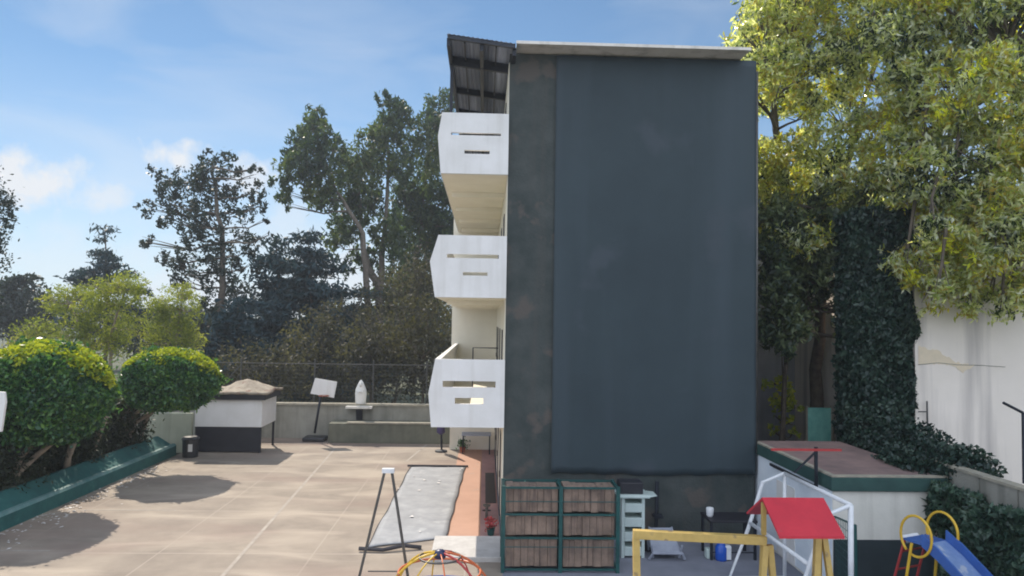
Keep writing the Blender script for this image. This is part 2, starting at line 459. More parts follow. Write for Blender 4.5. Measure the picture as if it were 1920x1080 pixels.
def make_tree(name, label, base, trunk, clumps, dens, leaf, lm, bm, r0=.2, droop=.3, group=None, cat='tree', sub=.32, sprays=0, limbs=True, shell=.5, per=16):
    t = thing(name, base, label, cat, group)
    pts = crown_points(clumps, dens, sub, shell, per)
    if sprays:
        ax = unit(len(pts)); ax[:, 2] -= .4; ax /= np.linalg.norm(ax, axis=1, keepdims=True)
        rep = np.repeat(pts, sprays, axis=0)
        k = np.tile(np.arange(sprays)-(sprays-1)/2, len(pts))[:, None]
        axr = np.repeat(ax, sprays, axis=0)
        rep = rep+axr*k*leaf[0]*.42
        sidev = np.cross(axr, unit(len(rep)))*.8
        v = leafquads(rep, leaf[0], leaf[1], droop, out=sidev*1.5+axr*.8)
    else:
        v = leafquads(pts, leaf[0], leaf[1], droop)
    q = np.arange(len(v)).reshape(-1, 4)
    np_mesh('crown', v, q, lm, t)
    mb = MB()
    for k, poly in enumerate(trunk if isinstance(trunk[0], list) else [trunk]):
        P = [Vector(p) for p in poly]
        pp = []
        for i in range(len(P)-1):
            for s_ in range(4):
                f = s_/4
                pp.append(P[i].lerp(P[i+1], f)+Vector((random.uniform(-1,1), random.uniform(-1,1), 0))*r0*.35*(0 if i+s_ == 0 else 1))
        pp.append(P[-1])
        mb.tube(pp, [r0*(1-.8*i/(len(pp)-1)) for i in range(len(pp))], 8)
        if limbs and k == 0:
            allp = pp
        elif limbs: allp += pp
    if limbs:
        for c in clumps:
            cc = Vector(c[:3])
            best = min((p for p in allp if p.z < cc.z+.2) if any(p.z < cc.z+.2 for p in allp) else allp, key=lambda p: (p-cc).length+abs(p.z-cc.z)*.2)
            if cat == 'tree' and cc.x > 9.4 and cc.y < 17.6 and cc.z < 8.6:
                best = cc+Vector((.3, .15, 1.6))      # hangs from the bough above, in front of the neighbour wall
            ln = (cc-best).length
            if ln < .2: continue
            mid = best.lerp(cc, .5)+Vector((random.uniform(-.1,.1), random.uniform(-.1,.1), -.08))*ln
            rr = min(r0*.45, .012*ln+.02)*1.2
            mb.tube([best, best.lerp(mid, .6)+Vector((0,0,.02))*ln, mid, mid.lerp(cc, .6), cc], [rr, rr*.8, rr*.65, rr*.4, rr*.15], 5)
            for q_ in range(3):
                e = cc+Vector((random.uniform(-1,1)*c[3], random.uniform(-1,1)*c[4], random.uniform(-.5,1)*c[5]))*.8
                mb.tube([mid, mid.lerp(e, .5), e], [rr*.45, rr*.3, rr*.1], 4)
    mb.build('trunk', bm, t, smooth=True)
    return t

def zclumps(lst, D, ox, oy, sc, thick=1., spread=1.5, k=1., grow=1.12):
    """clumps given in a zoomed crop (origin ox,oy, scale sc) at depth D"""
    out = []
    for e in lst:
        zx, zy, zr = e[:3]
        asp = e[3] if len(e) > 3 else 1.
        p = W(ox+zx/sc, oy+zy/sc, D+random.uniform(-spread, spread))
        r = zr/sc*p.y/FPX*grow
        out.append((p.x, p.y, p.z, r, r*thick, r*asp, k))
    return out

# ------------------------------------------------------------------ setting: ground, court, paths, hills
g = MB().add([(-450,-60,-.03),(450,-60,-.03),(450,450,-.03),(-450,450,-.03)], [(0,1,2,3)]).build('ground', M['scrub'])
tag(g, kind='structure')
def sheet(name, x0, x1, y0, y1, z, m, nx=1):
    o = MB().add([(x0,y0,z),(x1,y0,z),(x1,y1,z),(x0,y1,z)], [(0,1,2,3)]).build(name, m)
    return tag(o, kind='structure')

# court material: expansion joints and stains of their own
def court_nodes(m):
    t = m.node_tree; n_ = t.nodes.new; l_ = t.links.new
    p = t.nodes['Principled BSDF']
    src = p.inputs['Base Color'].links[0].from_socket
    co = n_('ShaderNodeTexCoord').outputs['Object']
    sp = n_('ShaderNodeSeparateXYZ'); l_(co, sp.inputs[0])
    nz = n_('ShaderNodeTexNoise'); nz.inputs['Scale'].default_value = .9; l_(co, nz.inputs['Vector'])
    def joint(axis, period, off, wdt):
        a = n_('ShaderNodeMath'); a.operation = 'MULTIPLY_ADD'; l_(sp.outputs[axis], a.inputs[0]); a.inputs[1].default_value = 1/period; a.inputs[2].default_value = off
        b = n_('ShaderNodeMath'); b.operation = 'FRACT'; l_(a.outputs[0], b.inputs[0])
        c = n_('ShaderNodeMath'); c.operation = 'LESS_THAN'; l_(b.outputs[0], c.inputs[0]); c.inputs[1].default_value = wdt/period
        return c.outputs[0]
    j = n_('ShaderNodeMath'); j.operation = 'MAXIMUM'; l_(joint('X', 3.1, .1, .03), j.inputs[0]); l_(joint('Y', 3.3, .35, .05), j.inputs[1])
    jm = n_('ShaderNodeMath'); jm.operation = 'MULTIPLY'; l_(j.outputs[0], jm.inputs[0]); jm.inputs[1].default_value = .55
    m1 = n_('ShaderNodeMixRGB'); m1.inputs['Color2'].default_value = (.40,.345,.29,1)
    l_(jm.outputs[0], m1.inputs['Fac']); l_(src, m1.inputs['Color1'])
    # long pale scuffs and reddish worn patches
    mp_ = n_('ShaderNodeMapping'); mp_.inputs['Scale'].default_value = (.35,.9,1); mp_.inputs['Rotation'].default_value = (0,0,.15); l_(co, mp_.inputs['Vector'])
    n2 = n_('ShaderNodeTexNoise'); n2.inputs['Scale'].default_value = 1.1; n2.inputs['Detail'].default_value = 8; n2.inputs['Distortion'].default_value = .8; l_(mp_.outputs[0], n2.inputs['Vector'])
    r2 = n_('ShaderNodeValToRGB'); r2.color_ramp.elements[0].position = .46; r2.color_ramp.elements[1].position = .66
    r2.color_ramp.elements[0].color = (0,0,0,1); r2.color_ramp.elements[1].color = (.9,.9,.9,1)
    l_(n2.outputs['Fac'], r2.inputs[0])
    m2 = n_('ShaderNodeMixRGB'); m2.inputs['Color2'].default_value = (.40,.335,.27,1)
    l_(r2.outputs[0], m2.inputs['Fac']); l_(m1.outputs[0], m2.inputs['Color1'])
    n3 = n_('ShaderNodeTexNoise'); n3.inputs['Scale'].default_value = .45; n3.inputs['Detail'].default_value = 6; l_(mp_.outputs[0], n3.inputs['Vector'])
    r3 = n_('ShaderNodeValToRGB'); r3.color_ramp.elements[0].position = .52; r3.color_ramp.elements[1].position = .68
    r3.color_ramp.elements[0].color = (0,0,0,1); r3.color_ramp.elements[1].color = (.8,.8,.8,1)
    l_(n3.outputs['Fac'], r3.inputs[0])
    m3 = n_('ShaderNodeMixRGB'); m3.inputs['Color2'].default_value = (.22,.155,.13,1)
    l_(r3.outputs[0], m3.inputs['Fac']); l_(m2.outputs[0], m3.inputs['Color1'])
    l_(m3.outputs[0], p.inputs['Base Color'])
court_nodes(M['court'])
sheet('court', -10.5, 0.42, 2, 29.9, 0.0, M['court'])
sheet('yard', 0.42, 8.4, 2, 30, 0.0, M['yard'])
# worn painted court lines
ln = MB()
ln.add([(-4.22,2,.004),(-4.14,2,.004),(-5.36,27.6,.004),(-5.44,27.6,.004)], [(0,1,2,3)])
ln.add([(-2.6,25.2,.004),(-2.52,25.2,.004),(-2.1,28.6,.004),(-2.18,28.6,.004)], [(0,1,2,3)])
ln.add([(-2.5,27.52,.004),(-.75,27.52,.004),(-.75,27.6,.004),(-2.5,27.6,.004)], [(0,1,2,3)])
ln.add([(-10.5,15.45,.004),(-8.7,15.45,.004),(-8.7,15.53,.004),(-10.5,15.53,.004)], [(0,1,2,3)])
ln.add([(-10.6,18.6,.004),(-7.5,18.7,.004),(-7.5,18.77,.004),(-10.6,18.67,.004)], [(0,1,2,3)])
tag(ln.build('court_line', M['line']), kind='structure')
# painted terracotta path beside the building with its whitewashed end
sheet('path', -.86, -.02, 16.35, 27.9, .008, M['terracotta'])
pk = sheet('path', -.02, .42, 16.35, 27.9, .006, M['pink'])  # shaded side of the path, its shade put into the pink
wp = MB().box(-1.0, .44, 14.9, 16.35, -.02, .10).build('step', M['stepw'], bevel=.02)
tag(wp, kind='structure')

hm = MB()
n = 90
rows = []
for j, (dist, zf) in enumerate(((150, -.05), (190, .35), (240, .8), (300, 1.0), (420, .9))):
    for i in range(n+1):
        a = R(-62+124*i/n)
        x = math.sin(a)*dist; y = math.cos(a)*dist
        h = 13*math.exp(-((math.degrees(a)+37)/7.5)**2) + 5 + 2.0*math.sin(i*.7)+1.2*math.sin(i*1.9+1)+.8*math.sin(i*3.7)
        h = max(h, 1.5)
        hm.v.append((x, y, h*zf*(dist/300)))
for j in range(4):
    for i in range(n):
        k = j*(n+1)+i
        hm.f.append((k, k+1, k+n+2, k+n+1))
tag(hm.build('hills', M['hill'], smooth=True), kind='structure')

# ------------------------------------------------------------------ the tall building with its galleries
FY = 16.6
BX0, BX1 = .47, 6.11
GY1 = 27.6
ROOFZ = 10.87
b = thing('apartment_building', (3, 22, 0), 'tall narrow building with a blank mossy end wall and white galleries along its left side', 'building')
MB().box(BX0, BX1, FY, 28.0, 0, ROOFZ).build('wall', M['moss'], b)
# roof slab with overhang: pale soffit seen above the wall
rf = MB().prism([(BX0+.13, ROOFZ+.02), (BX1-.31, ROOFZ+.02), (BX1-.31, ROOFZ+.06), (BX0+.13, ROOFZ+.06)], 16.02, 28.3, 'y').build('roof', M['fascia'], b)
MB().box(BX0+.12, BX1-.30, 15.98, 16.018, ROOFZ+.005, ROOFZ+.07).build('gutter', M['fascia'], rf)
# steel canopy over the galleries
def cz(x): return ROOFZ-.06+.17*(BX0+.12-x)/1.42
cx0, cx1 = -.90, BX0+.10
cp = MB()
xs = np.linspace(cx0-.03, cx1, 30)
for k, x in enumerate(xs):
    z = cz(x)+.03+(.018 if k % 2 else 0)
    for y in (15.95, 28.3): cp.v.append((x, y, z)); 
    for y in (28.3, 15.95): cp.v.append((x, y, z+.008))
for k in range(len(xs)-1):
    a = k*4; c = a+4
    for i in range(4): cp.f.append((a+i, a+(i+1) % 4, c+(i+1) % 4, c+i))
cpo = cp.build('canopy', None or M['steel'], b)
mt, t_, p_ = newmat('canopy_sheet')
p_.inputs['Base Color'].default_value = (.30,.26,.25,1); p_.inputs['Roughness'].default_value = .7
trn = t_.nodes.new('ShaderNodeBsdfTranslucent'); trn.inputs['Color'].default_value = (.34,.29,.28,1)
nzc = t_.nodes.new('ShaderNodeTexNoise'); nzc.inputs['Scale'].default_value = 2.2; nzc.inputs['Detail'].default_value = 6
rc = t_.nodes.new('ShaderNodeValToRGB'); rc.color_ramp.elements[0].color = (.09,.11,.15,1); rc.color_ramp.elements[1].color = (.42,.45,.52,1)
rc.color_ramp.elements[0].position = .3; rc.color_ramp.elements[1].position = .7
t_.links.new(nzc.outputs['Fac'], rc.inputs[0]); t_.links.new(rc.outputs[0], trn.inputs['Color']); t_.links.new(rc.outputs[0], p_.inputs['Base Color'])
msx = t_.nodes.new('ShaderNodeMixShader'); msx.inputs[0].default_value = .3
t_.links.new(p_.outputs[0], msx.inputs[1]); t_.links.new(trn.outputs[0], msx.inputs[2]); t_.links.new(msx.outputs[0], t_.nodes['Material Output'].inputs[0])
cpo.data.materials[0] = mt
for y, h_ in ((16.0, .05), (17.25, .2), (19.6, .14), (21.6, .17), (24.2, .17), (27.6, .17)):
    MB().prism([(cx0, cz(cx0)-h_), (cx1, cz(cx1)-h_), (cx1, cz(cx1)+.015), (cx0, cz(cx0)+.015)], y-.04, y+.04, 'y').build('crossbeam', M['steel'], cpo)
for x in (cx0-.04, -.21, cx1-.06):
    MB().prism([(x, cz(x)-.19), (x+.08, cz(x)-.19), (x+.08, cz(x)-.01), (x, cz(x)-.01)], 16.06, 28.2, 'y').build('purlin', M['steel'], cpo)
for k, x in enumerate((-.55, .15)):
    MB().box(x-.015, x+.015, 16.1, 28.1, cz(x)-.07, cz(x)+.0).build('batten', M['steel'], cpo)
MB().box(cx0-.01, cx0+.06, 17.2, 17.27, 8.2, cz(cx0)-.2).build('post', M['steel'], cpo)

# galleries
def gallery(tl, ml, bl, tr, br, slots, holes_bright=False):
    """profile pixels at the end face (depth FY-.1)"""
    Y0 = FY-.12
    A, B_, Cc, TR, BR = (W(p[0], p[1], Y0) for p in (tl, ml, bl, tr, br))
    zt = (A.z+TR.z)/2; zm = B_.z; zb = (Cc.z+BR.z)/2
    xr = BX0-.004
    def xl(z):
        return A.x+(B_.x-A.x)*(zt-z)/(zt-zm) if z > zm else Cc.x+(B_.x-Cc.x)*(z-zb)/(zm-zb)
    end = MB()
    sl = []
    for (sx0, sy0, sx1, sy1) in slots:
        p = W(sx0, sy0, Y0); q = W(sx1, sy1, Y0)
        sl.append((p.x, q.x, min(p.z, q.z), max(p.z, q.z)))
    zs = sorted({zt, zm, zb} | {v for s_ in sl for v in s_[2:]}, reverse=True)
    th = .09
    for z1, z0 in zip(zs[:-1], zs[1:]):
        hit = [s_ for s_ in sl if s_[2]-1e-6 <= z0 and z1 <= s_[3]+1e-6]
        if not hit:
            end.prism([(xl(z0+1e-7), z0), (xr, z0), (xr, z1), (xl(z1-1e-7), z1)], Y0, Y0+th, 'y')
        else:
            s_ = hit[0]
            end.prism([(xl(z0), z0), (s_[0], z0), (s_[0], z1), (xl(z1), z1)], Y0, Y0+th, 'y')
            end.prism([(s_[1], z0), (xr, z0), (xr, z1), (s_[1], z1)], Y0, Y0+th, 'y')
    gal = MB()
    # slab with down-turned ribs
    gal.prism([(xl(zb)+.02, zb-.002), (xr, zb-.002), (xr, zb+.14), (xl(zb+.14)+.02, zb+.14)], Y0+th, GY1, 'y')
    for y in (18.9, 21.4, 23.9, 26.4):
        gal.box(xl(zb)+.15, xr, y, y+.18, zb-.12, zb-.004)
    g_ = gal.build('gallery', M['cream'], b)
    e = end.build('end_panel', M['white'], g_)
    # outer parapet follows the bulged profile
    par = MB().prism([(xl(zb), zb+.001), (xl(zm), zm), (xl(zt), zt), (xl(zt)+.12, zt), (xl(zm)+.12, zm), (xl(zb)+.12, zb+.15)], Y0+th, GY1, 'y').build('parapet', M['white'], g_)
    return zt, zb, xl(zb)
g3 = gallery((829,211), (821,255), (826,325), (953,213), (953,327), [(846,248,939,255), (871,281,918,289)])
g2 = gallery((822,440), (806,490), (815,557), (952,443), (950,559), [(838,476,935,485), (868,510,914,517)])
g1 = gallery((816,672), (803,738), (808,801), (947,676), (944,802), [(830,714,929,727), (853,746,906,758)])
# end wall of the galleries, far from the camera, and inner door openings
MB().box(-1.22, BX0-.004, GY1+.003, GY1+.15, 0, 10.2).build('end_wall', M['cream'], b)
MB().box(BX0-.018, BX0-.003, FY+.02, GY1, 0.1, ROOFZ-.2).build('gallery_wall', M['cream'], b)
for zf in (0.02, g1[1]+.14, g2[1]+.14, g3[1]+.14):
    for y in (18.2, 21.0, 23.8, 26.0):
        d = MB().box(BX0-.035, BX0-.02, y, y+.9, zf+.02, zf+2.0).build('door', M['black'], b)
        MB().box(BX0-.06, BX0-.036, y+.06, y+.1, zf+.95, zf+1.1).build('handle', M['grey_metal'], d)
# iron gate frame in the first gallery
gt = MB()
p0, p1 = W(887, 652, 22.), W(937, 652, 22.)
zq = p0.z
gt.tube([(p0.x,22,g1[1]+.14),(p0.x,22,zq),(min(p1.x,BX0-.05),22,zq)], .02, 6)
gt.build('gate_rail', M['steel'], b)
# columns under the first gallery
for y in (18.7, 23.0, 27.3):
    pass
# drainpipe at the right corner
MB().tube([(BX1+.05, FY-.03, 1.9), (BX1+.05, FY-.03, 10.6)], .03, 8).build('drainpipe', M['grey_metal'], b, smooth=True)

# shade cloth hung over the end wall
P0, P1 = W(1044, 108, FY-.1), W(1417, 890, FY-.1)
nx, nz_ = 60, 60
vs = []; fs = []
for j in range(nz_+1):
    for i in range(nx+1):
        u, v = i/nx, j/nz_
        x = P0.x+(P1.x-P0.x+.02)*u
        zb_ = P1.z+.02*math.sin(u*9)+.012*math.sin(u*23)+.015*math.sin(u*41)
        z = ROOFZ-.03+(zb_-ROOFZ)*v
        yy = FY-.036-.008*math.sin(u*21+v*1.5)*(.3+v)-.010*math.sin(u*7+1)-.008*math.sin(v*12+u*3)-.004*math.sin(u*47+v*9)
        if u < .07: yy += .008
        vs.append((x, yy, z))
for j in range(nz_):
    for i in range(nx):
        k = j*(nx+1)+i; fs.append((k, k+1, k+nx+2, k+nx+1))
net = MB().add(vs, fs).build('shade_cloth', M['net'], at=(3.9, FY-.1, 2), smooth=True)
md = net.modifiers.new('thick', 'SOLIDIFY'); md.thickness = .012; md.offset = 0
tag(net, 'huge dark slate shade cloth hanging down the end wall of the tall building', 'cloth')

# ------------------------------------------------------------------ left planter, hedge, topiary
cb = thing('planter_kerb', (-10.8, 15, 0), 'long dark teal painted planter kerb along the left side of the court', 'kerb')
CY0, CY1 = 2., 26.0
MB().prism([(-10.5, 0), (-10.5, .33), (-10.56, .36), (-11.14, .36), (-11.14, 0)], CY0, CY1, 'y').build('kerb_base', M['teal'], cb)
MB().prism([(-10.49, .325), (-10.54, .39), (-10.62, .40), (-10.62, .362), (-10.56, .362)], CY0, CY1, 'y').build('kerb_edge', M['tealstripe'], cb)
MB().prism([(-10.625, .395), (-11.06, .66), (-11.14, .66), (-11.14, .363), (-10.625, .363)], CY0, CY1-.15, 'y').build('sloped_back', M['teal'], cb)
tag(MB().box(-19, -11.143, 2, 25.4, -.02, .5).build('planting_bed', M['soil']), kind='structure')
# hedge strip behind the kerb
n = 34000
pp = np.stack([-11.55+.2*rng.normal(size=n), rng.uniform(9, 25.2, n), .45+1.75*rng.rand(n)**1.1], 1)
pp[:, 0] += .25*np.sin(pp[:, 1]*2.1)+.12*np.sin(pp[:, 1]*5.3)
h_ = np_mesh('hedge', leafquads(pp, .13, .06), np.arange(n*4).reshape(-1, 4), M['l_hedge'], at=(-12.3, 17, .5))
tag(h_, 'dark scruffy hedge growing behind the teal kerb under the clipped round trees', 'hedge')
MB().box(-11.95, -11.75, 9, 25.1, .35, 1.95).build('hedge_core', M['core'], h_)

def topiary(name, label, cx, cy, cz_, rx, ry, rz, base, nleaf, trunks, leaf=.12, fb_=.8, gold=1.4):
    t = thing(name, (base[0], base[1], .45), label, 'tree', 'round clipped trees in the left planter')
    d = unit(nleaf)
    # flat-bottomed bun: squash lower half
    r = .90+.13*rng.rand(nleaf)
    bumps = 1+.045*np.sin(d[:, 0]*9+d[:, 2]*5)+.035*np.sin(d[:, 1]*11+3)+.03*np.sin(d[:, 2]*17+d[:, 0]*8)+.03*np.sin(d[:, 0]*4+d[:, 1]*3+cx)
    p = d*(r*bumps)[:, None]
    p[:, 2] = np.where(p[:, 2] < 0, np.maximum(p[:, 2], -fb_-.06*rng.rand(nleaf)), p[:, 2])
    stray = rng.rand(nleaf) < .03
    p[stray] *= (1.03+.12*rng.rand(stray.sum()))[:, None]
    P = p*np.array([rx, ry, rz])+np.array([cx, cy, cz_])
    out = d*.6
    v = leafquads(P, leaf, leaf*.6, 0, out=out)
    np_mesh('crown', v, np.arange(len(v)).reshape(-1, 4), M['l_top'], t)
    if gold:  # golden new leaves on the sun-facing top only; sunlight put into their colour
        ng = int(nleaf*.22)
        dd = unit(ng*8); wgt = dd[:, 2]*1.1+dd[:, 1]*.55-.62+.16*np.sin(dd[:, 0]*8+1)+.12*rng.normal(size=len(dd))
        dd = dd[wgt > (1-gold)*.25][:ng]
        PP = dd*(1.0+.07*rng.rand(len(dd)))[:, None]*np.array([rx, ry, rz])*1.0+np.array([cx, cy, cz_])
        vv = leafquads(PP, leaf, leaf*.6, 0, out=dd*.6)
        np_mesh('sunlit_new_growth', vv, np.arange(len(vv)).reshape(-1, 4), M['l_gold'], t)
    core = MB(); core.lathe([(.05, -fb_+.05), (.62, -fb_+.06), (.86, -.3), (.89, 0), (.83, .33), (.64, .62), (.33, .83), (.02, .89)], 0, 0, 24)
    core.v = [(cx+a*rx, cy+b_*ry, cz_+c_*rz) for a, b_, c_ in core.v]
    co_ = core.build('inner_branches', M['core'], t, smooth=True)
    tk = MB()
    for (ex, ey) in trunks:
        bx, by = base
        tk.tube([(bx, by, .45), (bx+.1*ex, by+.1*ey, .9), (bx+.5*ex, by+.5*ey, 1.3), (cx+ex, cy+ey, cz_-.4*rz)], [.11, .085, .07, .04], 8)
    tk.build('trunk', M['palebark'], t, smooth=True)
    return t
c1 = W(105, 745, 19.0)
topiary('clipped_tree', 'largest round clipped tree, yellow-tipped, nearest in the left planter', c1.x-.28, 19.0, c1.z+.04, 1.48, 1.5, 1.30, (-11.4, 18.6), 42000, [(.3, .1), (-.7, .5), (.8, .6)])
c2 = W(318, 715, 23.6)
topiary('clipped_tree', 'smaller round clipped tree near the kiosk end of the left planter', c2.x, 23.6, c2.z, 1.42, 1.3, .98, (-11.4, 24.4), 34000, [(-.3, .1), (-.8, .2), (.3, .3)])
c3 = W(-160, 760, 16.5)
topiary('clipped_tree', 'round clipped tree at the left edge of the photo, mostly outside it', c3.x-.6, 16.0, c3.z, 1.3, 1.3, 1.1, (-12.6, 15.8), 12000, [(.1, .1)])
for (px, py, wh) in ((110, 885, 'nearest to the left edge'), (190, 868, 'between the two round clipped trees'), (268, 835, 'nearest to the kiosk')):
    q = G(px, py, .5)
    y = min(q.y, 25.0)
    tt = MB()
    tt.tube([(-11.28, y, .4), (-11.25, y+.05, .9), (-11.1, y+.1, 1.35), (-11.0, y+.3, 1.9)], [.10, .08, .06, .04], 7)
    tt.tube([(-11.25, y, 1.0), (-11.3, y+.4, 1.5), (-11.3, y+.6, 1.9)], [.05, .04, .02], 6)
    o = tt.build('shrub_stem', M['palebark'], at=(-11.3, y, .4), smooth=True)
    tag(o, 'bare pale forked stem before the dark hedge, '+wh, 'shrub', 'bare stems along the hedge')

# fallen petals along the kerb
n = 220
pe = np.stack([-10.45+np.abs(rng.normal(size=n))*.45, rng.uniform(13.5, 24, n), np.full(n, .02)], 1)
v = leafquads(pe, .10, .08); v[:, 2] = .012+.02*rng.rand(len(v))
tag(np_mesh('fallen_petals', v, np.arange(len(v)).reshape(-1, 4), M['petal']), 'pale fallen petals and litter scattered on the court beside the teal kerb', 'litter', kind='stuff')

# ------------------------------------------------------------------ kiosk, bin, walls at the far end
k = thing('kiosk', (-9.0, 27.4, 0), 'small white kiosk with black base panel and sagging tarp roof', 'kiosk')
KX0, KX1, KY0, KY1 = -10.1, -7.78, 26.5, 28.3
MB().box(KX0, KX1, KY0, KY1, .90, 1.86).build('counter_panel', M['white'], k, bevel=.015)
MB().box(KX0+.02, KX1-.02, KY0+.03, KY0+.08, .04, .897).build('base_panel', M['black'], k)
MB().box(KX0+.02, KX0+.07, KY0+.09, KY1-.03, .04, .897).build('side_panel', M['black'], k)
MB().box(KX0+.1, KX1-.6, KY0+.5, KY1-.3, .05, .85).build('cupboard', M['black'], k)
for x in (KX0+.05, KX1-.07):
    for y in (KY0+.12, KY1-.07):
        MB().box(x-.035, x+.035, y-.035, y+.035, 0, .897).build('leg', M['black'], k)
MB().box(KX0-.1, KX1+.12, KY0-.1, KY1+.1, 1.863, 2.05).build('eave', M['black'], k)
rv = []; rfc = []
nx = 22
for j in range(nx+1):
    for i in range(nx+1):
        u, v_ = i/nx, j/nx
        x = KX0-.16+(KX1-KX0+.36)*u; y = KY0-.16+(KY1-KY0+.32)*v_
        hump = .40*math.exp(-((u-.63)/.26)**2)*math.exp(-((v_-.55)/.34)**2)+.07*math.sin(u*11)*math.sin(v_*8)*.5+.02*math.sin(u*37+v_*29)
        rv.append((x, y, 2.055+max(.02, hump)+.05))
for j in range(nx):
    for i in range(nx):
        a = j*(nx+1)+i; rfc.append((a, a+1, a+nx+2, a+nx+1))
ro = MB().add(rv, rfc).build('tarp_roof', M['thatch'], k, smooth=True)
md = ro.modifiers.new('thick', 'SOLIDIFY'); md.thickness = .08; md.offset = -1

t = thing('litter_bin', (-10.62, 25.7, 0), 'dark litter bin with a white label standing by the kiosk', 'bin')
bx, by = W(357, 850, 25.7).x, 25.7
t.location.x = bx
MB().lathe([(.20, 0), (.25, .02), (.27, .58), (.25, .58)], bx, by, 18).build('bin_body', M['plastic_dark'], t, smooth=False)
MB().lathe([(.29, .583), (.30, .62), (.24, .69), (.02, .71)], bx, by, 18).build('lid', M['plastic_dark'], t)
MB().box(bx+.02, bx+.16, by-.275, by-.262, .22, .47).build('sticker', M['white'], t)

o = MB().box(-11.9, -10.16, 26.4, 26.58, 0, 1.38).build('low_wall', M['palewall'], at=(-11.1, 26, 0), bevel=.02)
tag(o, 'pale green rendered wall between the teal kerb and the kiosk', 'wall')
fw = thing('boundary_wall', (-5, 30, 0), 'grey stained concrete wall across the far end of the court', 'wall')
MB().box(-14, .4, 29.9, 30.1, 0, 1.30).build('wall_body', M['conc'], fw)
MB().box(-14, .4, 29.84, 30.16, 1.303, 1.38).build('coping', M['coping'], fw)
pw = thing('planter_bench', (-4, 29.1, 0), 'long low olive concrete planter bench in front of the far wall', 'planter')
x0 = W(615, 828, 28.8).x
MB().box(x0, .3, 28.8, 29.85, 0, .74).build('bench_wall', M['olive'], pw, bevel=.02)
MB().box(x0+.7, .3, 28.76, 29.0, .743, .80).build('coping', M['coping'], pw)

# portable basketball hoop leaning by the far wall
h = thing('basketball_hoop', (W(595, 815, 29.2).x, 29.2, 0), 'tilted white basketball backboard on a leaning pole with black base by the far wall', 'basketball hoop')
bb = [W(*p, 29.2) for p in ((591,709),(632,716),(626,746),(582,738))]
m_ = MB(); m_.add([tuple(p) for p in bb]+[(p.x, p.y+.05, p.z) for p in bb], [(0,1,2,3),(7,6,5,4),(0,4,5,1),(1,5,6,2),(2,6,7,3),(3,7,4,0)])
m_.build('backboard', M['white'], h)
a_, b_ = W(602, 738, 29.3), W(590, 812, 29.3)
MB().tube([b_, a_], .045, 8).build('pole', M['steel'], h, smooth=True)
MB().box(b_.x-.4, b_.x+.45, 28.95, 29.7, 0, .16).build('base', M['plastic_dark'], h, bevel=.05)
c_ = W(607, 742, 28.95)
MB().tube([(c_.x+.2*math.cos(a), 28.95+.2*math.sin(a), c_.z) for a in np.linspace(0, 2*math.pi, 17)[:-1]], .015, 6, closed=True).build('hoop', M['hoopred'], h)

# statue on its bracket
sp_ = W(676, 760, 30.0)
t = thing('statue', (sp_.x, 30, sp_.z), 'white statue of a veiled robed figure standing on the far wall', 'statue')
pr = [(.17,0),(.20,.05),(.21,.25),(.22,.45),(.20,.62),(.15,.75),(.11,.84),(.075,.92),(.03,.98),(.005,1.0)]
MB().lathe([(r_*1.05, sp_.z+.02+z_) for r_, z_ in pr], sp_.x, 30.0, 20, 1, .7).build('robe', M['statue'], t, smooth=True)
MB().lathe([(.02,sp_.z+.74),(.06,sp_.z+.78),(.07,sp_.z+.84),(.055,sp_.z+.90),(.01,sp_.z+.93)], sp_.x, 29.9, 14).build('face', M['statue'], t, smooth=True)
MB().tube([(sp_.x-.14,29.92,sp_.z+.6),(sp_.x-.06,29.84,sp_.z+.52),(sp_.x,29.81,sp_.z+.6)], .035, 8).tube([(sp_.x+.14,29.92,sp_.z+.6),(sp_.x+.06,29.84,sp_.z+.52),(sp_.x,29.81,sp_.z+.6)], .035, 8).build('arms', M['statue'], t, smooth=True)
t2 = thing('statue_shelf', (sp_.x, 29.75, sp_.z-.1), 'pale stone shelf on a dark bracket under the white statue', 'shelf')
MB().box(sp_.x-.52, sp_.x+.52, 29.55, 30.2, sp_.z-.09, sp_.z+.0).build('slab', M['fascia'], t2, bevel=.01)
MB().prism([(29.82, sp_.z-.62), (29.60, sp_.z-.093), (29.838, sp_.z-.093)], sp_.x-.12, sp_.x+.12, 'x').build('bracket', M['black'], t2)

# chain-link fence behind the far wall
f = thing('wire_fence', (-6, 31, 0), 'dark wire mesh fence with posts behind the far wall', 'fence')
wi = MB()
for x in np.arange(-14, .4, .16):
    wi.bar((x, 31, .9), (x, 31, 2.85), .005, .005)
for z in np.arange(1.0, 2.9, .16):
    wi.bar((-14, 31.012, z), (.4, 31.012, z), .005, .005)
wi.build('mesh', M['gwire'], f)
for px in (330, 452, 590, 700, 800):
    x = W(px, 700, 31).x
    MB().tube([(x, 31, 0), (x, 31, 3.05)], .03, 8).build('post', M['gwire'], f)
x = W(452, 700, 31).x
MB().tube([(x, 31, 2.8), (x-1.3, 31.3, 1.4)], .02, 6).build('brace', M['gwire'], f)
MB().tube([(-14, 31, 2.87), (.4, 31, 2.87)], .02, 6).build('rail', M['gwire'], f)

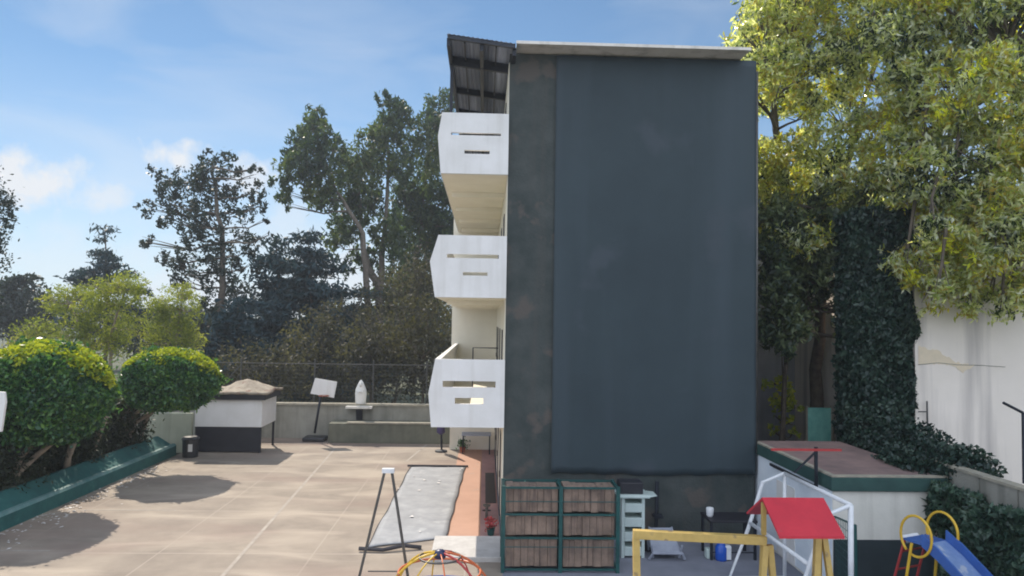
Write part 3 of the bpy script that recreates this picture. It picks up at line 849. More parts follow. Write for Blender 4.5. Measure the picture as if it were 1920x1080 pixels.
# things beneath the lowest gallery at the far end
q = G(827, 847)
t = thing('parasol', (q.x, q.y, 0), 'closed purple parasol on a dark stand beneath the lowest white gallery', 'parasol')
MB().tube([(q.x+.02, q.y, 0), (q.x-.05, q.y, 2.1)], .035, 8).build('pole', M['steel'], t)
MB().lathe([(.05, .62), (.15, .70), (.13, 1.1), (.10, 1.6), (.04, 2.05)], q.x-.02, q.y, 14).build('canopy', M['purple'], t, smooth=True)
MB().lathe([(.22, 0), (.22, .05), (.05, .08)], q.x, q.y, 16).build('base', M['steel'], t)
t = thing('table', (-.2, 27.0, 0), 'low dark table at the far end of the terracotta path', 'table')
MB().box(-.75, .3, 26.6, 27.3, .66, .70).build('tabletop', M['greyplastic'], t)
for x in (-.7, .25):
    for y in (26.65, 27.25):
        MB().box(x-.02, x+.02, y-.02, y+.02, 0, .658).build('leg', M['steel'], t)
q = G(867, 848)
t = thing('potted_plant', (q.x, q.y, 0), 'small potted plant standing at the far end of the terracotta path', 'plant')
MB().lathe([(.08, .01), (.12, .2), (.13, .2)], q.x, q.y, 14).build('pot', M['hoopred'], t)
v = leafquads(np.array([q.x, q.y, .32])+.09*rng.normal(size=(150, 3)), .10, .05)
np_mesh('leaves', v, np.arange(len(v)).reshape(-1, 4), M['l_top'], t)
# grate, tap and plant in the shaded strip
o = MB().box(.10, .38, 19.6, 23.4, .008, .022).build('doormat', M['black'], at=(.24, 21.5, .01))
tag(o, 'long black mat on the shaded floor beside the building wall', 'mat')
q = G(912, 976)
t = thing('water_tap', (q.x, q.y, 0), 'grey standpipe tap at the shaded edge of the terracotta path', 'tap')
MB().tube([(q.x, q.y, 0), (q.x, q.y, .32)], .035, 8).build('pipe', M['grey_metal'], t)
MB().tube([(q.x-.1, q.y, .24), (q.x+.1, q.y, .24)], .02, 8).build('spout', M['plastic_dark'], t)
MB().lathe([(.02,.32),(.09,.34),(.09,.38),(.02,.4)], q.x, q.y, 12).build('cap', M['grey_metal'], t)
q = G(920, 1004)
t = thing('potted_plant', (q.x, q.y, 0), 'red flowered plant in a green pot beside the white step', 'plant')
MB().lathe([(.07, .01), (.10, .18), (.11, .18)], q.x, q.y, 14).build('pot', M['greenmetal'], t)
v = leafquads(np.array([q.x, q.y, .28])+.06*rng.normal(size=(120, 3)), .07, .05)
np_mesh('foliage', v, np.arange(len(v)).reshape(-1, 4), M['redtube'], t)

# ------------------------------------------------------------------ ground tarp and A-frame
A = [G(688, 1028), G(836, 1010), G(872, 877), G(770, 876)]
vs = []; fs = []
nx, ny = 12, 40
for j in range(ny+1):
    for i in range(nx+1):
        u, v_ = i/nx, j/ny
        p = A[0].lerp(A[1], u).lerp(A[3].lerp(A[2], u), v_)
        edge = .015*math.sin(v_*19+1)*(1 if i == 0 else 0)+.012*math.sin(v_*27)*(1 if i == nx else 0)
        vs.append((p.x+edge, p.y, .014+.006*math.sin(u*9+v_*6)+.005*math.sin(v_*31+u*4)))
for j in range(ny):
    for i in range(nx):
        a = j*(nx+1)+i; fs.append((a, a+1, a+nx+2, a+nx+1))
t = thing('ground_tarp', (A[0].x+.8, 19, 0), 'long grey tarp with dark hem spread on the sunlit court', 'tarp')
to = MB().add(vs, fs).build('sheet', M['gtarp'], t, smooth=True)
md = to.modifiers.new('thick', 'SOLIDIFY'); md.thickness = .008; md.offset = 1
hm_ = MB()
hm_.tube([(vs[j*(nx+1)][0], vs[j*(nx+1)][1], .03) for j in range(0, ny+1, 1)], .010, 6)
hm_.build('hem', M['darkedge'], t)
hm_ = MB(); hm_.tube([(vs[j*(nx+1)+nx][0], vs[j*(nx+1)+nx][1], .03) for j in range(0, ny+1, 1)], .016, 6); hm_.build('hem', M['darkedge'], t)
a_, b_ = A[3], A[2]
MB().tube([(a_.x-.1, a_.y, .05), (b_.x+.1, b_.y, .05)], .035, 6).build('end_bar', M['darkedge'], t)
a_ = G(673, 1034); b_ = G(790, 1030)
MB().tube([(a_.x, a_.y, .06), (a_.x+.5, a_.y-.05, .05), (a_.x+.9, a_.y+.12, .09), (b_.x, b_.y, .04)], .045, 6).build('end_bar', M['darkedge'], t)
sc_ = MB()
for _ in range(12):
    u, v_ = random.random(), random.random()**1.2
    p = A[0].lerp(A[1], u).lerp(A[3].lerp(A[2], u), v_)
    r_ = random.uniform(.025, .055); pts = [(p.x+r_*random.uniform(.6,1.3)*math.cos(a), p.y+1.3*r_*random.uniform(.6,1.3)*math.sin(a), .036+.01*random.random()) for a in np.linspace(0, 2*math.pi, 8)[:-1]]
    sc_.add(pts, [tuple(range(7))])
tag(sc_.build('paper_scraps', M['petal']), 'white paper scraps lying on the grey ground tarp', 'litter', kind='stuff')

# A-frame of grey tube
ap = W(728, 884, 12.6)
t = thing('metal_frame', (ap.x, 12.6, 0), 'tall thin grey metal A-frame standing in front of the ground tarp', 'frame')
for px in (675, 764):
    e = W(px, 1076, 12.6)
    s_ = Vector(((ap.x-.06) if px < 700 else (ap.x+.06), 12.6, ap.z))
    e2 = s_+(e-s_)*(s_.z/(s_.z-e.z))
    MB().bar(s_, e2, .042, .042).build('leg', M['grey_metal'], t)
MB().box(ap.x-.1, ap.x+.1, 12.55, 12.65, ap.z-.02, ap.z+.05).build('cap', M['wtube'], t)
MB().tube([(ap.x-.3, 12.6, ap.z-1.65), (ap.x+.28, 12.6, ap.z-1.65)], .012, 6).build('brace', M['grey_metal'], t)

# climbing dome: only its crown is in the picture
dc = W(825, 1036, 11.9)
RD = dc.z
t = thing('climbing_dome', (dc.x, 11.9, 0), 'round climbing dome of yellow and red tubes with a dark hub', 'climbing frame')
for kx in range(8):
    a = math.pi*2*kx/8+.2
    m_ = M['yellow2'] if math.cos(a) < -.1 else (M['redtube'] if kx % 2 else M['orange'])
    MB().tube([(dc.x+.95*math.sin(e)*math.cos(a), 11.9+.95*math.sin(e)*math.sin(a), RD*math.cos(e)) for e in np.linspace(.06, math.pi/2, 12)], .019 if abs(math.sin(a)) < .8 else .012, 8).build('rib', m_, t, smooth=True)
for kx, e in enumerate((.35, .75, 1.15)):
    MB().tube([(dc.x+.95*math.sin(e)*math.cos(a), 11.9+.95*math.sin(e)*math.sin(a), RD*math.cos(e)) for a in np.linspace(0, 2*math.pi, 33)[:-1]], .015 if kx != 1 else .02, 6, closed=True).build('ring', (M['grey_metal'], M['orange'], M['blue'])[kx], t, smooth=True)
MB().lathe([(.03, RD-.10), (.09, RD-.08), (.10, RD-.01), (.06, RD+.04), (.01, RD+.05)], dc.x, 11.9, 16).build('hub', M['navy'], t, smooth=True)

# ------------------------------------------------------------------ green rack of planks
RX0, RX1, RY0, RY1 = .42, 2.62, 14.3, 14.95
xm = (RX0+RX1)/2
rk = thing('storage_rack', (xm, 14.6, 0), 'green metal rack of two bays filled with weathered wooden boards', 'rack')
def z_at(py, y): return W(1055, py, y).z
zt = z_at(912, RY0)
for x in (RX0, xm, RX1):
    for y in (RY0, RY1):
        MB().box(x-.035, x+.035, y-.03, y+.03, 0, zt).build('post', M['greenmetal'], rk)
for y in (RY0, RY1):
    for z in (.06, z_at(1009, RY0), z_at(965, RY0), zt-.03):
        for (xa, xb) in ((RX0+.037, xm-.037), (xm+.037, RX1-.037)):
            MB().box(xa, xb, y-.018, y+.018, z-.018, z+.018).build('rail', M['greenmetal'], rk)
for x in (RX0, xm, RX1):
    for z in (.06, z_at(1009, RY0), zt-.03):
        MB().box(x-.022, x+.022, RY0+.033, RY1-.033, z-.02, z+.02).build('tie', M['greenmetal'], rk)
for z in (z_at(940, RY0), z_at(1025, RY0)):
    MB().tube([(RX0, RY0-.035, z), (RX1, RY0-.035, z)], .010, 6).build('wire', M['greenmetal'], rk)
lv = [(.09, z_at(1012, RY0)), (z_at(1006, RY0), z_at(968, RY0)), (z_at(962, RY0), z_at(914, RY0))]
for (xa, xb) in ((RX0+.06, xm-.05), (xm+.06, RX1-.05)):
    for (za, zb) in lv:
        m_ = MB(); x = xa
        while x < xb-.04:
            w_ = min(random.uniform(.10, .19), xb-x)
            if random.random() > .03:
                m_.box(x, x+w_-.006, RY0+.05+random.uniform(0, .03), RY1-.08, za+random.uniform(0, .02), zb-random.uniform(0, .04))
            x += w_
        m_.build('boards', M['plank'], rk)
for s_ in ((955, 937), (964, 1015)):
    pass

# mint drawer tower + black box
q = W(1190, 930, 15.2)
t = thing('drawer_tower', (q.x, 15.4, 0), 'pale mint plastic drawer tower with dark openings standing right of the green rack', 'drawers')
xa, xb = W(1166, 960, 15.2).x, W(1209, 960, 15.2).x
zt2 = W(1190, 928, 15.2).z
fr = MB(); levels = np.linspace(.04, zt2-.06, 5)
fr.box(xa, xa+.06, 15.2, 15.7, 0, zt2-.062); fr.box(xb-.06, xb, 15.2, 15.7, 0, zt2-.062)
fr.box(xa+.06, xb-.06, 15.6, 15.7, 0, zt2-.062)
fr.build('tower_frame', M['mint'], t)
for i in range(4):
    MB().box(xa+.062, xb-.062, 15.19, 15.58, levels[i], levels[i]+.18).build('drawer', M['mint'], t, bevel=.01)
MB().box(xa-.08, xb+.1, 15.14, 15.74, zt2-.06, zt2).build('top', M['mint'], t, bevel=.015)
MB().prism([(xb+.1, zt2-.05), (xb+.26, zt2-.02), (xb+.1, zt2)], 15.2, 15.6, 'y').build('handle', M['mint'], t)
o = MB().box(xa-.03, xa+.45, 15.25, 15.65, zt2+.002, zt2+.24).build('black_box', M['black'], at=(q.x, 15.4, zt2), bevel=.02)
tag(o, 'black box on top of the pale mint drawer tower', 'box')

# dark pole against the wall
x = W(1233, 940, 16.3).x
t = thing('pole', (x, 16.3, 0), 'black vertical pole with a small foot bracket leaning at the wall under the shade cloth', 'pole')
MB().tube([(x-.03, 16.3, 0), (x+.02, 16.45, W(1238, 902, 16.45).z)], .045, 8).build('shaft', M['steel'], t)
MB().box(x-.1, x+.1, 16.18, 16.4, W(1233,968,16.3).z-.02, W(1233,968,16.3).z+.04).build('bracket', M['steel'], t)

# overturned grey plastic chair
q = G(1250, 1050)
t = thing('plastic_chair', (q.x, q.y, 0), 'overturned grey plastic chair lying on the yard floor behind the yellow beam', 'chair')
qx, qy = q.x, q.y
sv = []; sf = []
for j in range(9):
    for i in range(9):
        u, v_ = i/8-.5, j/8
        sv.append((qx+u*(.62-.1*v_), qy+.02+v_*.55, .10+.35*v_+.25*u*u-.05*math.sin(v_*3)))
for j in range(8):
    for i in range(8): a = j*9+i; sf.append((a, a+1, a+10, a+9))
o = MB().add(sv, sf).build('back', M['greyplastic'], t, smooth=True); md = o.modifiers.new('th', 'SOLIDIFY'); md.thickness = .02
MB().box(qx-.26, qx+.26, qy+.5, qy+.56, .1, .5).build('seat', M['greyplastic'], t, bevel=.02)
for (xx, yy) in ((-.27, .0), (.27, .0), (-.25, .5), (.25, .5)):
    MB().tube([(qx+xx, qy+yy+.05, .03), (qx+xx*1.15, qy+yy-.02, .42 if yy else .30)], .022, 6).build('leg', M['greyplastic'], t)
MB().tube([(qx-.36, qy-.03, .03), (qx-.3, qy-.08, .16), (qx+.3, qy-.08, .16), (qx+.36, qy-.03, .03)], .03, 6).build('armrest', M['greyplastic'], t)

# blue water jug
q = G(1352, 1050)
t = thing('water_jug', (q.x, q.y, 0), 'blue plastic jug with a white side handle standing on the yard floor', 'jug')
MB().lathe([(.11, 0), (.12, .03), (.12, .26), (.07, .33), (.045, .34), (.045, .38)], q.x, q.y, 18).build('body', M['water'], t, smooth=True)
MB().box(q.x+.06, q.x+.19, q.y-.08, q.y+.06, .02, .30).build('carton', M['wtube'], t, bevel=.02)
MB().lathe([(.05, .381), (.05, .41), (.01, .42)], q.x, q.y, 14).build('cap', M['wtube'], t)
o = MB().box(q.x-.28, q.x-.16, q.y+.05, q.y+.22, 0, .2).build('carton_box', M['mint'], at=(q.x-.2, q.y, 0), bevel=.02)
tag(o, 'small pale blue carton standing just left of the blue jug', 'carton')

# dark table and chairs in the shade behind
tx, ty = W(1365, 968, 15.4).x, 15.4
ztt = W(1365, 968, 15.4).z
t = thing('table', (tx, ty, 0), 'black table in the shade below the shade cloth behind the yellow swing frame', 'table')
MB().box(tx-.48, tx+.5, ty-.35, ty+.35, ztt-.05, ztt).build('tabletop', M['black'], t, bevel=.01)
for xx in (-.44, .46):
    for yy in (-.3, .3):
        MB().box(tx+xx-.025, tx+xx+.025, ty+yy-.025, ty+yy+.025, 0, ztt-.052).build('leg', M['steel'], t)
MB().tube([(tx-.42, ty-.3, .15), (tx+.44, ty-.3, .15)], .015, 6).build('stretcher', M['steel'], t)
xx = W(1331, 955, 15.35).x
o = MB().lathe([(.05, ztt+.001), (.07, ztt+.04), (.08, ztt+.17), (.07, ztt+.19), (.03, ztt+.2)], xx, 15.35, 14).build('white_cup', M['wtube'], at=(xx, 15.35, ztt), smooth=True)
tag(o, 'white cup on the left end of the black table', 'cup')
for dx, lb in ((.0, 'black plastic bucket on the yard floor left of the black table'),):
    q = G(1215, 1030)
    t = thing('bucket', (q.x, q.y, 0), 'black bucket on the yard floor at the foot of the mint drawer tower', 'bucket')
    MB().lathe([(.15, 0), (.19, .3), (.2, .3), (.17, .28), (.02, .26)], q.x, q.y, 18).build('body', M['black'], t)
    MB().tube([(q.x+.19*math.cos(a), q.y, .3+.12*math.sin(a)) for a in np.linspace(0, math.pi, 9)], .008, 5).build('handle', M['grey_metal'], t)

# ------------------------------------------------------------------ yellow swing frame with red roof
sw = thing('swing_set', (3, 9.8, 0), 'yellow wooden swing frame with a small red pitched roof over one end', 'swing set')
bl = W(1187, 1001, 9.85); br = W(1436, 1013, 9.75)
MB().bar((bl.x, bl.y, bl.z), (br.x+.0, br.y, br.z), .11, .11).build('beam', M['yellow'], sw, bevel=.006)
e = W(1200, 1080, 9.85)
d = (e-bl)
MB().bar((bl.x+.04, bl.y-.0, bl.z-.058), (bl.x+.08, bl.y-.05, 0), .085, .085).build('leg', M['yellow'], sw)
MB().bar((br.x-.02, br.y-.03, br.z-.06), (br.x-.28, br.y-.30, 0), .075, .075).build('leg', M['yellow'], sw)
MB().bar((br.x+.05, br.y+.0, br.z-.06), (br.x+.20, br.y-.10, 0), .075, .075).build('leg', M['yellow'], sw)
MB().bar((br.x+.0, br.y+.09, br.z-.06), (br.x+.08, br.y+.5, 0), .07, .07).build('leg', M['yellow'], sw)
rp_ = [W(1433, 938, 9.8), W(1540, 938, 9.8)]
xr0, xr1, zr = rp_[0].x, rp_[1].x, (rp_[0].z+rp_[1].z)/2
ze = W(1513, 1009, 9.25).z
rr_ = MB().prism([(9.22, ze), (9.8, zr), (10.38, ze), (10.38, ze+.03), (9.8, zr+.035), (9.22, ze+.03)], xr0-.03, xr1+.03, 'x')
rr_.v = rr_.v; rr_.f = [f_ for f_ in rr_.f if len(f_) == 4]
k0 = 0
rr_.f += [(0,1,4,5), (1,2,3,4), (6,11,10,7), (7,10,9,8)]
rr_.build('roof', M['red'], sw)
gx = W(1432, 960, 9.8).x
MB().bar((gx-.0, 9.8, zr-.03), (gx-.0, 9.8, br.z+.06), .055, .055).build('gable_post', M['yellow'], sw)
MB().bar((xr1-.02, 9.8, zr-.03), (xr1-.02, 9.8, br.z-.02), .055, .055).build('gable_post', M['yellow'], sw)
rz_ = br.z-.02
MB().bar((xr1-.05, 9.78, rz_+.3), (xr1-.30, 9.45, 0), .08, .08).build('leg', M['yellow'], sw)
MB().bar((xr1-.03, 9.83, rz_+.3), (xr1-.02, 9.90, 0), .08, .08).build('leg', M['yellow'], sw)
MB().bar((xr1-.0, 9.80, rz_+.3), (xr1+.22, 9.55, 0), .07, .07).build('leg', M['yellow'], sw)
# ------------------------------------------------------------------ white goal frame
gl = thing('goal_frame', (5.4, 12.8, 0), 'white tubular goal frame standing beside the annex behind the red roofed swing set', 'goal')
y1, y2 = 11.56, 13.97
c1_ = W(1595, 947, y1); c2_ = W(1471, 888, y2)
gz = (c1_.z+c2_.z)/2
r_ = .035
MB().tube([(c1_.x, y1, gz), (c2_.x, y2, gz)], r_, 10).build('crossbar', M['wtube'], gl, smooth=True)
for (cx_, yy) in ((c1_.x, y1), (c2_.x, y2)):
    MB().tube([(cx_, yy, 0), (cx_, yy, gz)], r_*1.25 if yy == y1 else r_, 10).build('post', M['wtube'], gl, smooth=True)
    MB().tube([(cx_, yy, gz), (cx_-.42, yy, gz-.17), (cx_-.70, yy, gz-1.05), (cx_-1.05, yy, .03), (cx_, yy, .03)], r_, 10).build('side_bar', M['wtube'], gl, smooth=False)
MB().tube([(c1_.x-.66, y1, gz-.93), (c2_.x-.66, y2, gz-.93)], r_, 10).build('back_bar', M['wtube'], gl, smooth=True)
MB().tube([(c1_.x-1.05, y1, .03), (c2_.x-1.05, y2, .03)], r_, 10).build('ground_bar', M['wtube'], gl, smooth=True)
# green mesh panel leaning at the annex wall
gp = thing('mesh_panel', (6.0, 12.3, 0), 'dark green framed wire panel leaning at the annex side wall behind the white goal', 'panel')
pa, pb = W(1560, 966, 13.2), W(1603, 985, 12.0)
zz = (pa.z+pb.z)/2
MB().tube([(pa.x, 13.2, .02), (pa.x, 13.2, pa.z), (pb.x, 12.0, pb.z), (pb.x+.02, 12.0, .02), (pa.x, 13.2, .02)], .03, 8).build('panel_frame', M['greenmetal'], gp)
wm = MB()
for u in np.linspace(.08, .92, 12):
    wm.bar((pa.x+(pb.x-pa.x)*u, 13.2-1.2*u, .03), (pa.x+(pb.x-pa.x)*u, 13.2-1.2*u, pa.z+(pb.z-pa.z)*u), .006, .006)
for z in np.arange(.15, zz-.05, .12):
    wm.bar((pa.x, 13.2, z), (pb.x, 12.0, z), .006, .006)
wm.build('wire_mesh', M['greenmetal'], gp)

# ------------------------------------------------------------------ slide
cl_ = W(1716, 1012, 11.1); sl = thing('slide', (6.6, 11.1, 0), 'playground slide with blue chute, red ladder and yellow hoop handrails', 'slide')
dirs = Vector((.40, -.92, 0)).normalized()          # the way the chute runs
side = Vector((dirs.y*-1, dirs.x, 0))               # across the chute
pc = W(1740, 1016, 11.1); PZ = pc.z; pc.z = 0
half = .26
def sp(along, across, z): v = pc+dirs*along+side*across; return (v.x, v.y, z)
MB().add([sp(-.22, -half, PZ), sp(.1, -half, PZ), sp(.1, half, PZ), sp(-.22, half, PZ), sp(-.22, -half, PZ+.03), sp(.1, -half, PZ+.03), sp(.1, half, PZ+.03), sp(-.22, half, PZ+.03)],
         [(0,3,2,1),(4,5,6,7),(0,1,5,4),(1,2,6,5),(2,3,7,6),(3,0,4,7)]).build('platform', M['blue'], sl)
prof = [(.1, PZ+.02), (.35, PZ-.12), (1.7, .42), (2.1, .25), (2.4, .22)]
bed = MB()
for a, z in prof:
    for c in (-half, half): bed.v.append(sp(a, c, z))
for a, z in prof:
    for c in (-half, half): bed.v.append(sp(a, c, z-.02))
m5 = len(prof)
for i in range(m5-1):
    bed.f.append((2*i, 2*i+1, 2*i+3, 2*i+2)); o_ = 2*m5; bed.f.append((o_+2*i, o_+2*i+2, o_+2*i+3, o_+2*i+1))
bed.build('chute', M['slideface'], sl)
for c in (-1, 1):
    wl = MB(); m_ = len(prof)
    for a, z in prof:
        for cc, zz_ in ((half, -.03), (half+.03, -.03), (half+.035, .15), (half+.005, .15)):
            wl.v.append(sp(a, c*cc, z+zz_))
    for i in range(m_-1):
        for j in range(4): wl.f.append((4*i+j, 4*i+(j+1) % 4, 4*i+4+(j+1) % 4, 4*i+4+j))
    wl.f.append((0,1,2,3)); wl.f.append((4*m_-4, 4*m_-1, 4*m_-2, 4*m_-3))
    wl.build('chute_side', M['blue'], sl)
    # hoops
    MB().tube([sp(.02+.25*math.cos(a)+.0, c*(half+.04), PZ+.12+.30*math.sin(a)) for a in np.linspace(-1.9, math.pi+.9, 28)], .02, 8).build('handrail', M['yellow2'], sl, smooth=True)
    MB().tube([sp(-.2, c*half, PZ), sp(-.62, c*(half+.03), 0)], .02, 8).build('ladder_rail', M['redtube'], sl)
    MB().tube([sp(-.05, c*(half+.04), PZ), sp(-.25, c*(half+.14), 0)], .022, 8).build('leg', M['yellow2'], sl)
for i in range(5):
    f_ = (i+.6)/5.2
    MB().tube([sp(-.2-.42*f_, -half, PZ*(1-f_)), sp(-.2-.42*f_, half, PZ*(1-f_))], .016, 8).build('rung', M['redtube'], sl)
MB().add([sp(-.22, -half*.7, PZ-.06), sp(-.22, half*.7, PZ-.06), sp(-.3, half*.7, PZ+.04), sp(-.3, -half*.7, PZ+.04)], [(0,1,2,3)]).build('back_plate', M['wtube'], sl)

# ------------------------------------------------------------------ annex on the right
AY0, AY1 = 13.0, 16.9
fc = W(1560, 894, AY0); AX0 = fc.x; AZ = fc.z
AX1 = 8.25
an = thing('annex_building', (7.1, 14.8, 0), 'low flat roofed annex with dark green fascia and worn red roof at the right', 'building')
fb = W(1560, 921, AY0).z
zd = W(1650, 1013, AY0).z
MB().box(AX0+.03, AX1-.05, AY0+.03, AY1, 0, fb).build('wall', M['annexwall'], an)
MB().box(AX0+.018, AX0+.029, AY0+.05, AY1-.02, 0.05, fb-.01).build('side_wall', M['bluewall'], an)
MB().box(AX0+.03, AX1-.05, AY0+.010, AY0+.027, 0.0, zd).build('dado', M['dado'], an)
MB().box(AX0-.02, AX1+.02, AY0-.03, AY1+.02, fb+.002, AZ-.004).build('fascia', M['fasciagreen'], an, bevel=.015)
rs = MB().box(AX0+.08, AX1-.06, AY0+.08, AY1-.05, AZ-.002, AZ+.015).build('roof', M['roofred'], an)
cpn = MB(); cpn.box(AX0-.02, AX0+.075, AY0-.03, AY1+.02, AZ-.001, AZ+.03); cpn.box(AX0+.078, AX1+.02, AY0-.03, AY0+.075, AZ-.001, AZ+.03)
cpn.build('coping', M['coping'], an)
MB().bar((AX0-.05, AY0+.6, fb-.05), (AX0-.05, AY1-1.2, fb-.05), .04, .05).build('gutter', M['black'], an)
x_ = AX0+.017
d_ = MB().box(AX0+.002, x_, 14.6, 15.5, .05, 1.55).build('door', M['white'], an)
MB().box(AX0-.03, AX0+.001, 14.7, 14.74, .7, .85).build('handle', M['steel'], d_)

# steel arm with red bar rising by the annex
x = W(1530, 870, 13.4).x
zt_ = W(1530, 838, 13.4).z; zb_ = W(1530, 912, 13.4).z
t = thing('steel_bracket', (x, 13.4, zb_), 'black upright with red crossbar and diagonal brace fixed at the annex roof edge', 'bracket')
MB().bar((x, 13.4, zb_), (x, 13.4, zt_), .05, .05).build('upright', M['steel'], t)
xl_, xr_ = W(1443, 841, 13.4).x, W(1574, 841, 13.4).x
zc_ = W(1500, 842, 13.4).z
MB().bar((xl_, 13.33, zc_), (xr_, 13.33, zc_), .04, .04).build('crossbar', M['redtube'], t)
MB().bar((x, 13.36, zc_-.02), (x-.42, 13.36, zc_-.42), .03, .03).build('brace', M['steel'], t)

# ------------------------------------------------------------------ right boundary wall with ivy
PXW = 8.3
bw = thing('garden_wall', (PXW+.1, 10, 0), 'grey concrete panel wall with bare top strip above dense ivy at the right edge', 'wall')
zw = W(1920, 909, 11.4).z
pn = 0
for y in np.arange(5.0, 14.0, .9):
    MB().box(PXW, PXW+.14, y, y+.87, 0, zw-.05).build('wall_panel', M['conc'], bw)
MB().box(PXW-.03, PXW+.17, 5, 14.0, zw-.047, zw).build('coping', M['coping'], bw)
MB().box(PXW+.02, PXW+.12, 5, 14.0, 0, zw-.052).build('wall_body', M['dado'], bw)

def ivy_sheet(n, fx, leaf=.11):
    P = fx(n)
    return leafquads(P, leaf, leaf*.75, .5)
def ivy1(n):
    y = rng.uniform(6, 13.1, n); z = zw*.86*np.minimum(1, rng.rand(n)**.75*1.05)
    top = zw-.42+.14*np.sin(y*3.1)+.10*np.sin(y*7.3+1)+.25*(y > 12.3)
    z = np.minimum(z, top+.12*rng.rand(n))
    x = PXW-.10-.30*rng.rand(n)*(.4+.6*np.abs(np.sin(y*2.3+z*1.7)))-.06*np.sin(y*5+z*4)
    return np.stack([x, y, z], 1)
P_ = ivy1(22000)
v = leafquads(P_, .17, .07, .5)
o = np_mesh('ivy', v, np.arange(len(v)).reshape(-1, 4), M['l_ivylight'], at=(PXW, 10, 0))
tag(o, 'dense dark ivy hanging over the grey garden wall at the lower right edge', 'ivy')
# ivy mound on the corner behind the annex roof
def blob(n, cx, cy, cz_, rx, ry, rz):
    d = unit(n)*(.6+.45*rng.rand(n))[:, None]
    d *= (1+.15*np.sin(d[:, 0:1]*8+d[:, 2:3]*5))
    return d*np.array([rx, ry, rz])+np.array([cx, cy, cz_])
P_ = np.concatenate([blob(10500, 8.95, 15.6, 2.05, .68, 1.7, .72), blob(4600, 8.2, 14.0, 2.05, .40, 1.0, .42), blob(3800, 8.7, 13.3, 2.2, .5, .8, .42), blob(1000, 8.9, 16.8, 2.4, .5, .5, .6)])
v = leafquads(P_, .10, .06, .4)
o = np_mesh('ivy', v, np.arange(len(v)).reshape(-1, 4), M['l_ivy'], at=(8.6, 15, 1.5))
tag(o, 'ivy mound spilling onto the red annex roof at the foot of the ivy column', 'ivy')

# thin lamp bracket on the wall
a_ = W(1918, 774, 11.5)
t = thing('lamp_bracket', (a_.x, 11.5, zw), 'thin dark angled rod on a post above the garden wall at the right edge', 'bracket')
MB().tube([(a_.x, 11.5, zw), a_], .022, 6).build('post', M['steel'], t)
MB().tube([a_, W(1881, 755, 11.5)], .022, 6).build('arm', M['steel'], t)

# neighbour building: pale frontal wall
NX0 = W(1716, 700, 17.2).x
nb = thing('neighbour_building', (14, 20, 0), 'big pale stained neighbour wall with cracked plaster at the right edge', 'building')
MB().box(NX0, 24, 17.2, 26, 0, 7.75).build('wall', M['neigh'], nb)
crk = MB()
pts = [W(x_, y_, 17.19) for x_, y_ in ((1722,684),(1760,680),(1795,684),(1840,685),(1885,688))]
crk.tube(pts, .007, 4)
crk.build('crack', M['conc'], nb)
patch = MB()
pr_ = random.Random(4)
tops = [(1722,650),(1740,654),(1757,657),(1772,666),(1790,677),(1806,683),(1828,684)]
bots = [(1722,682),(1740,683),(1757,683),(1772,683),(1790,687),(1805,699),(1828,686)]
def lerp_(arr, x):
    for (xa, ya), (xb, yb) in zip(arr[:-1], arr[1:]):
        if xa <= x <= xb: return ya+(yb-ya)*(x-xa)/(xb-xa)
xs_ = list(range(1722, 1829, 3)); tt_ = [lerp_(tops, x)+pr_.uniform(-2.5, 2.5) for x in xs_]; bb_ = [lerp_(bots, x)+pr_.uniform(-1.5, 1.5) for x in xs_]
for i in range(len(xs_)-1):
    if abs(tt_[i]-bb_[i]) < 2.5: continue
    q4 = [W(xs_[i], tt_[i], 17.192), W(xs_[i+1], tt_[i+1], 17.192), W(xs_[i+1], bb_[i+1], 17.192), W(xs_[i], bb_[i], 17.192)]
    patch.add([tuple(p) for p in q4]+[(p.x, 17.199, p.z) for p in q4], [(0,1,2,3),(0,4,5,1),(2,6,7,3)])
patch.build('bare_patch', M['bare'], nb)
for x_ in (1827, 1890, 1874):
    pass
MB().tube([W(1738, 752, 17.1), W(1740, 845, 17.1)], .02, 6).tube([W(1722, 772, 17.1), W(1738, 772, 17.1)], .015, 6).build('pipe', M['gwire'], nb)
MB().box(NX0-.05, 24, 17.12, 26, 7.753, 7.93).build('coping', M['fascia'], nb)

# ivy column on its left corner
xi0, xi1 = W(1588, 700, 17.2).x, W(1722, 700, 17.2).x
ic = thing('ivy_column', ((xi0+xi1)/2, 17.6, 0), 'tall column of dark ivy covering the left corner of the pale neighbour wall', 'ivy')
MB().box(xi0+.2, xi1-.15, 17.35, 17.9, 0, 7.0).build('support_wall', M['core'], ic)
n = 26000
z = rng.uniform(1.4, 7.6, n)
wd_ = (xi1-xi0)/2; cxm = (xi0+xi1)/2+.05
a = rng.uniform(0, math.pi, n)
x = cxm+np.cos(a)*(wd_*.90*(1+.06*np.sin(z*3.1)+.04*np.sin(z*7)))*(.85+.2*rng.rand(n))
y = 17.4-np.sin(a)*.45*(.7+.4*rng.rand(n))-.1*np.sin(z*4+x*5)
v = leafquads(np.stack([x, y, z], 1), .14, .075, .9)
np_mesh('leaves', v, np.arange(len(v)).reshape(-1, 4), M['l_ivy'], ic)
# side leaves running back along its left flank
n = 3500
P_ = np.stack([xi0+.15+.05*rng.normal(size=n), rng.uniform(17.4, 18.0, n), rng.uniform(1.2, 7.5, n)], 1)
v = leafquads(P_, .15, .10, .8)
np_mesh('leaves', v, np.arange(len(v)).reshape(-1, 4), M['l_ivy'], ic)

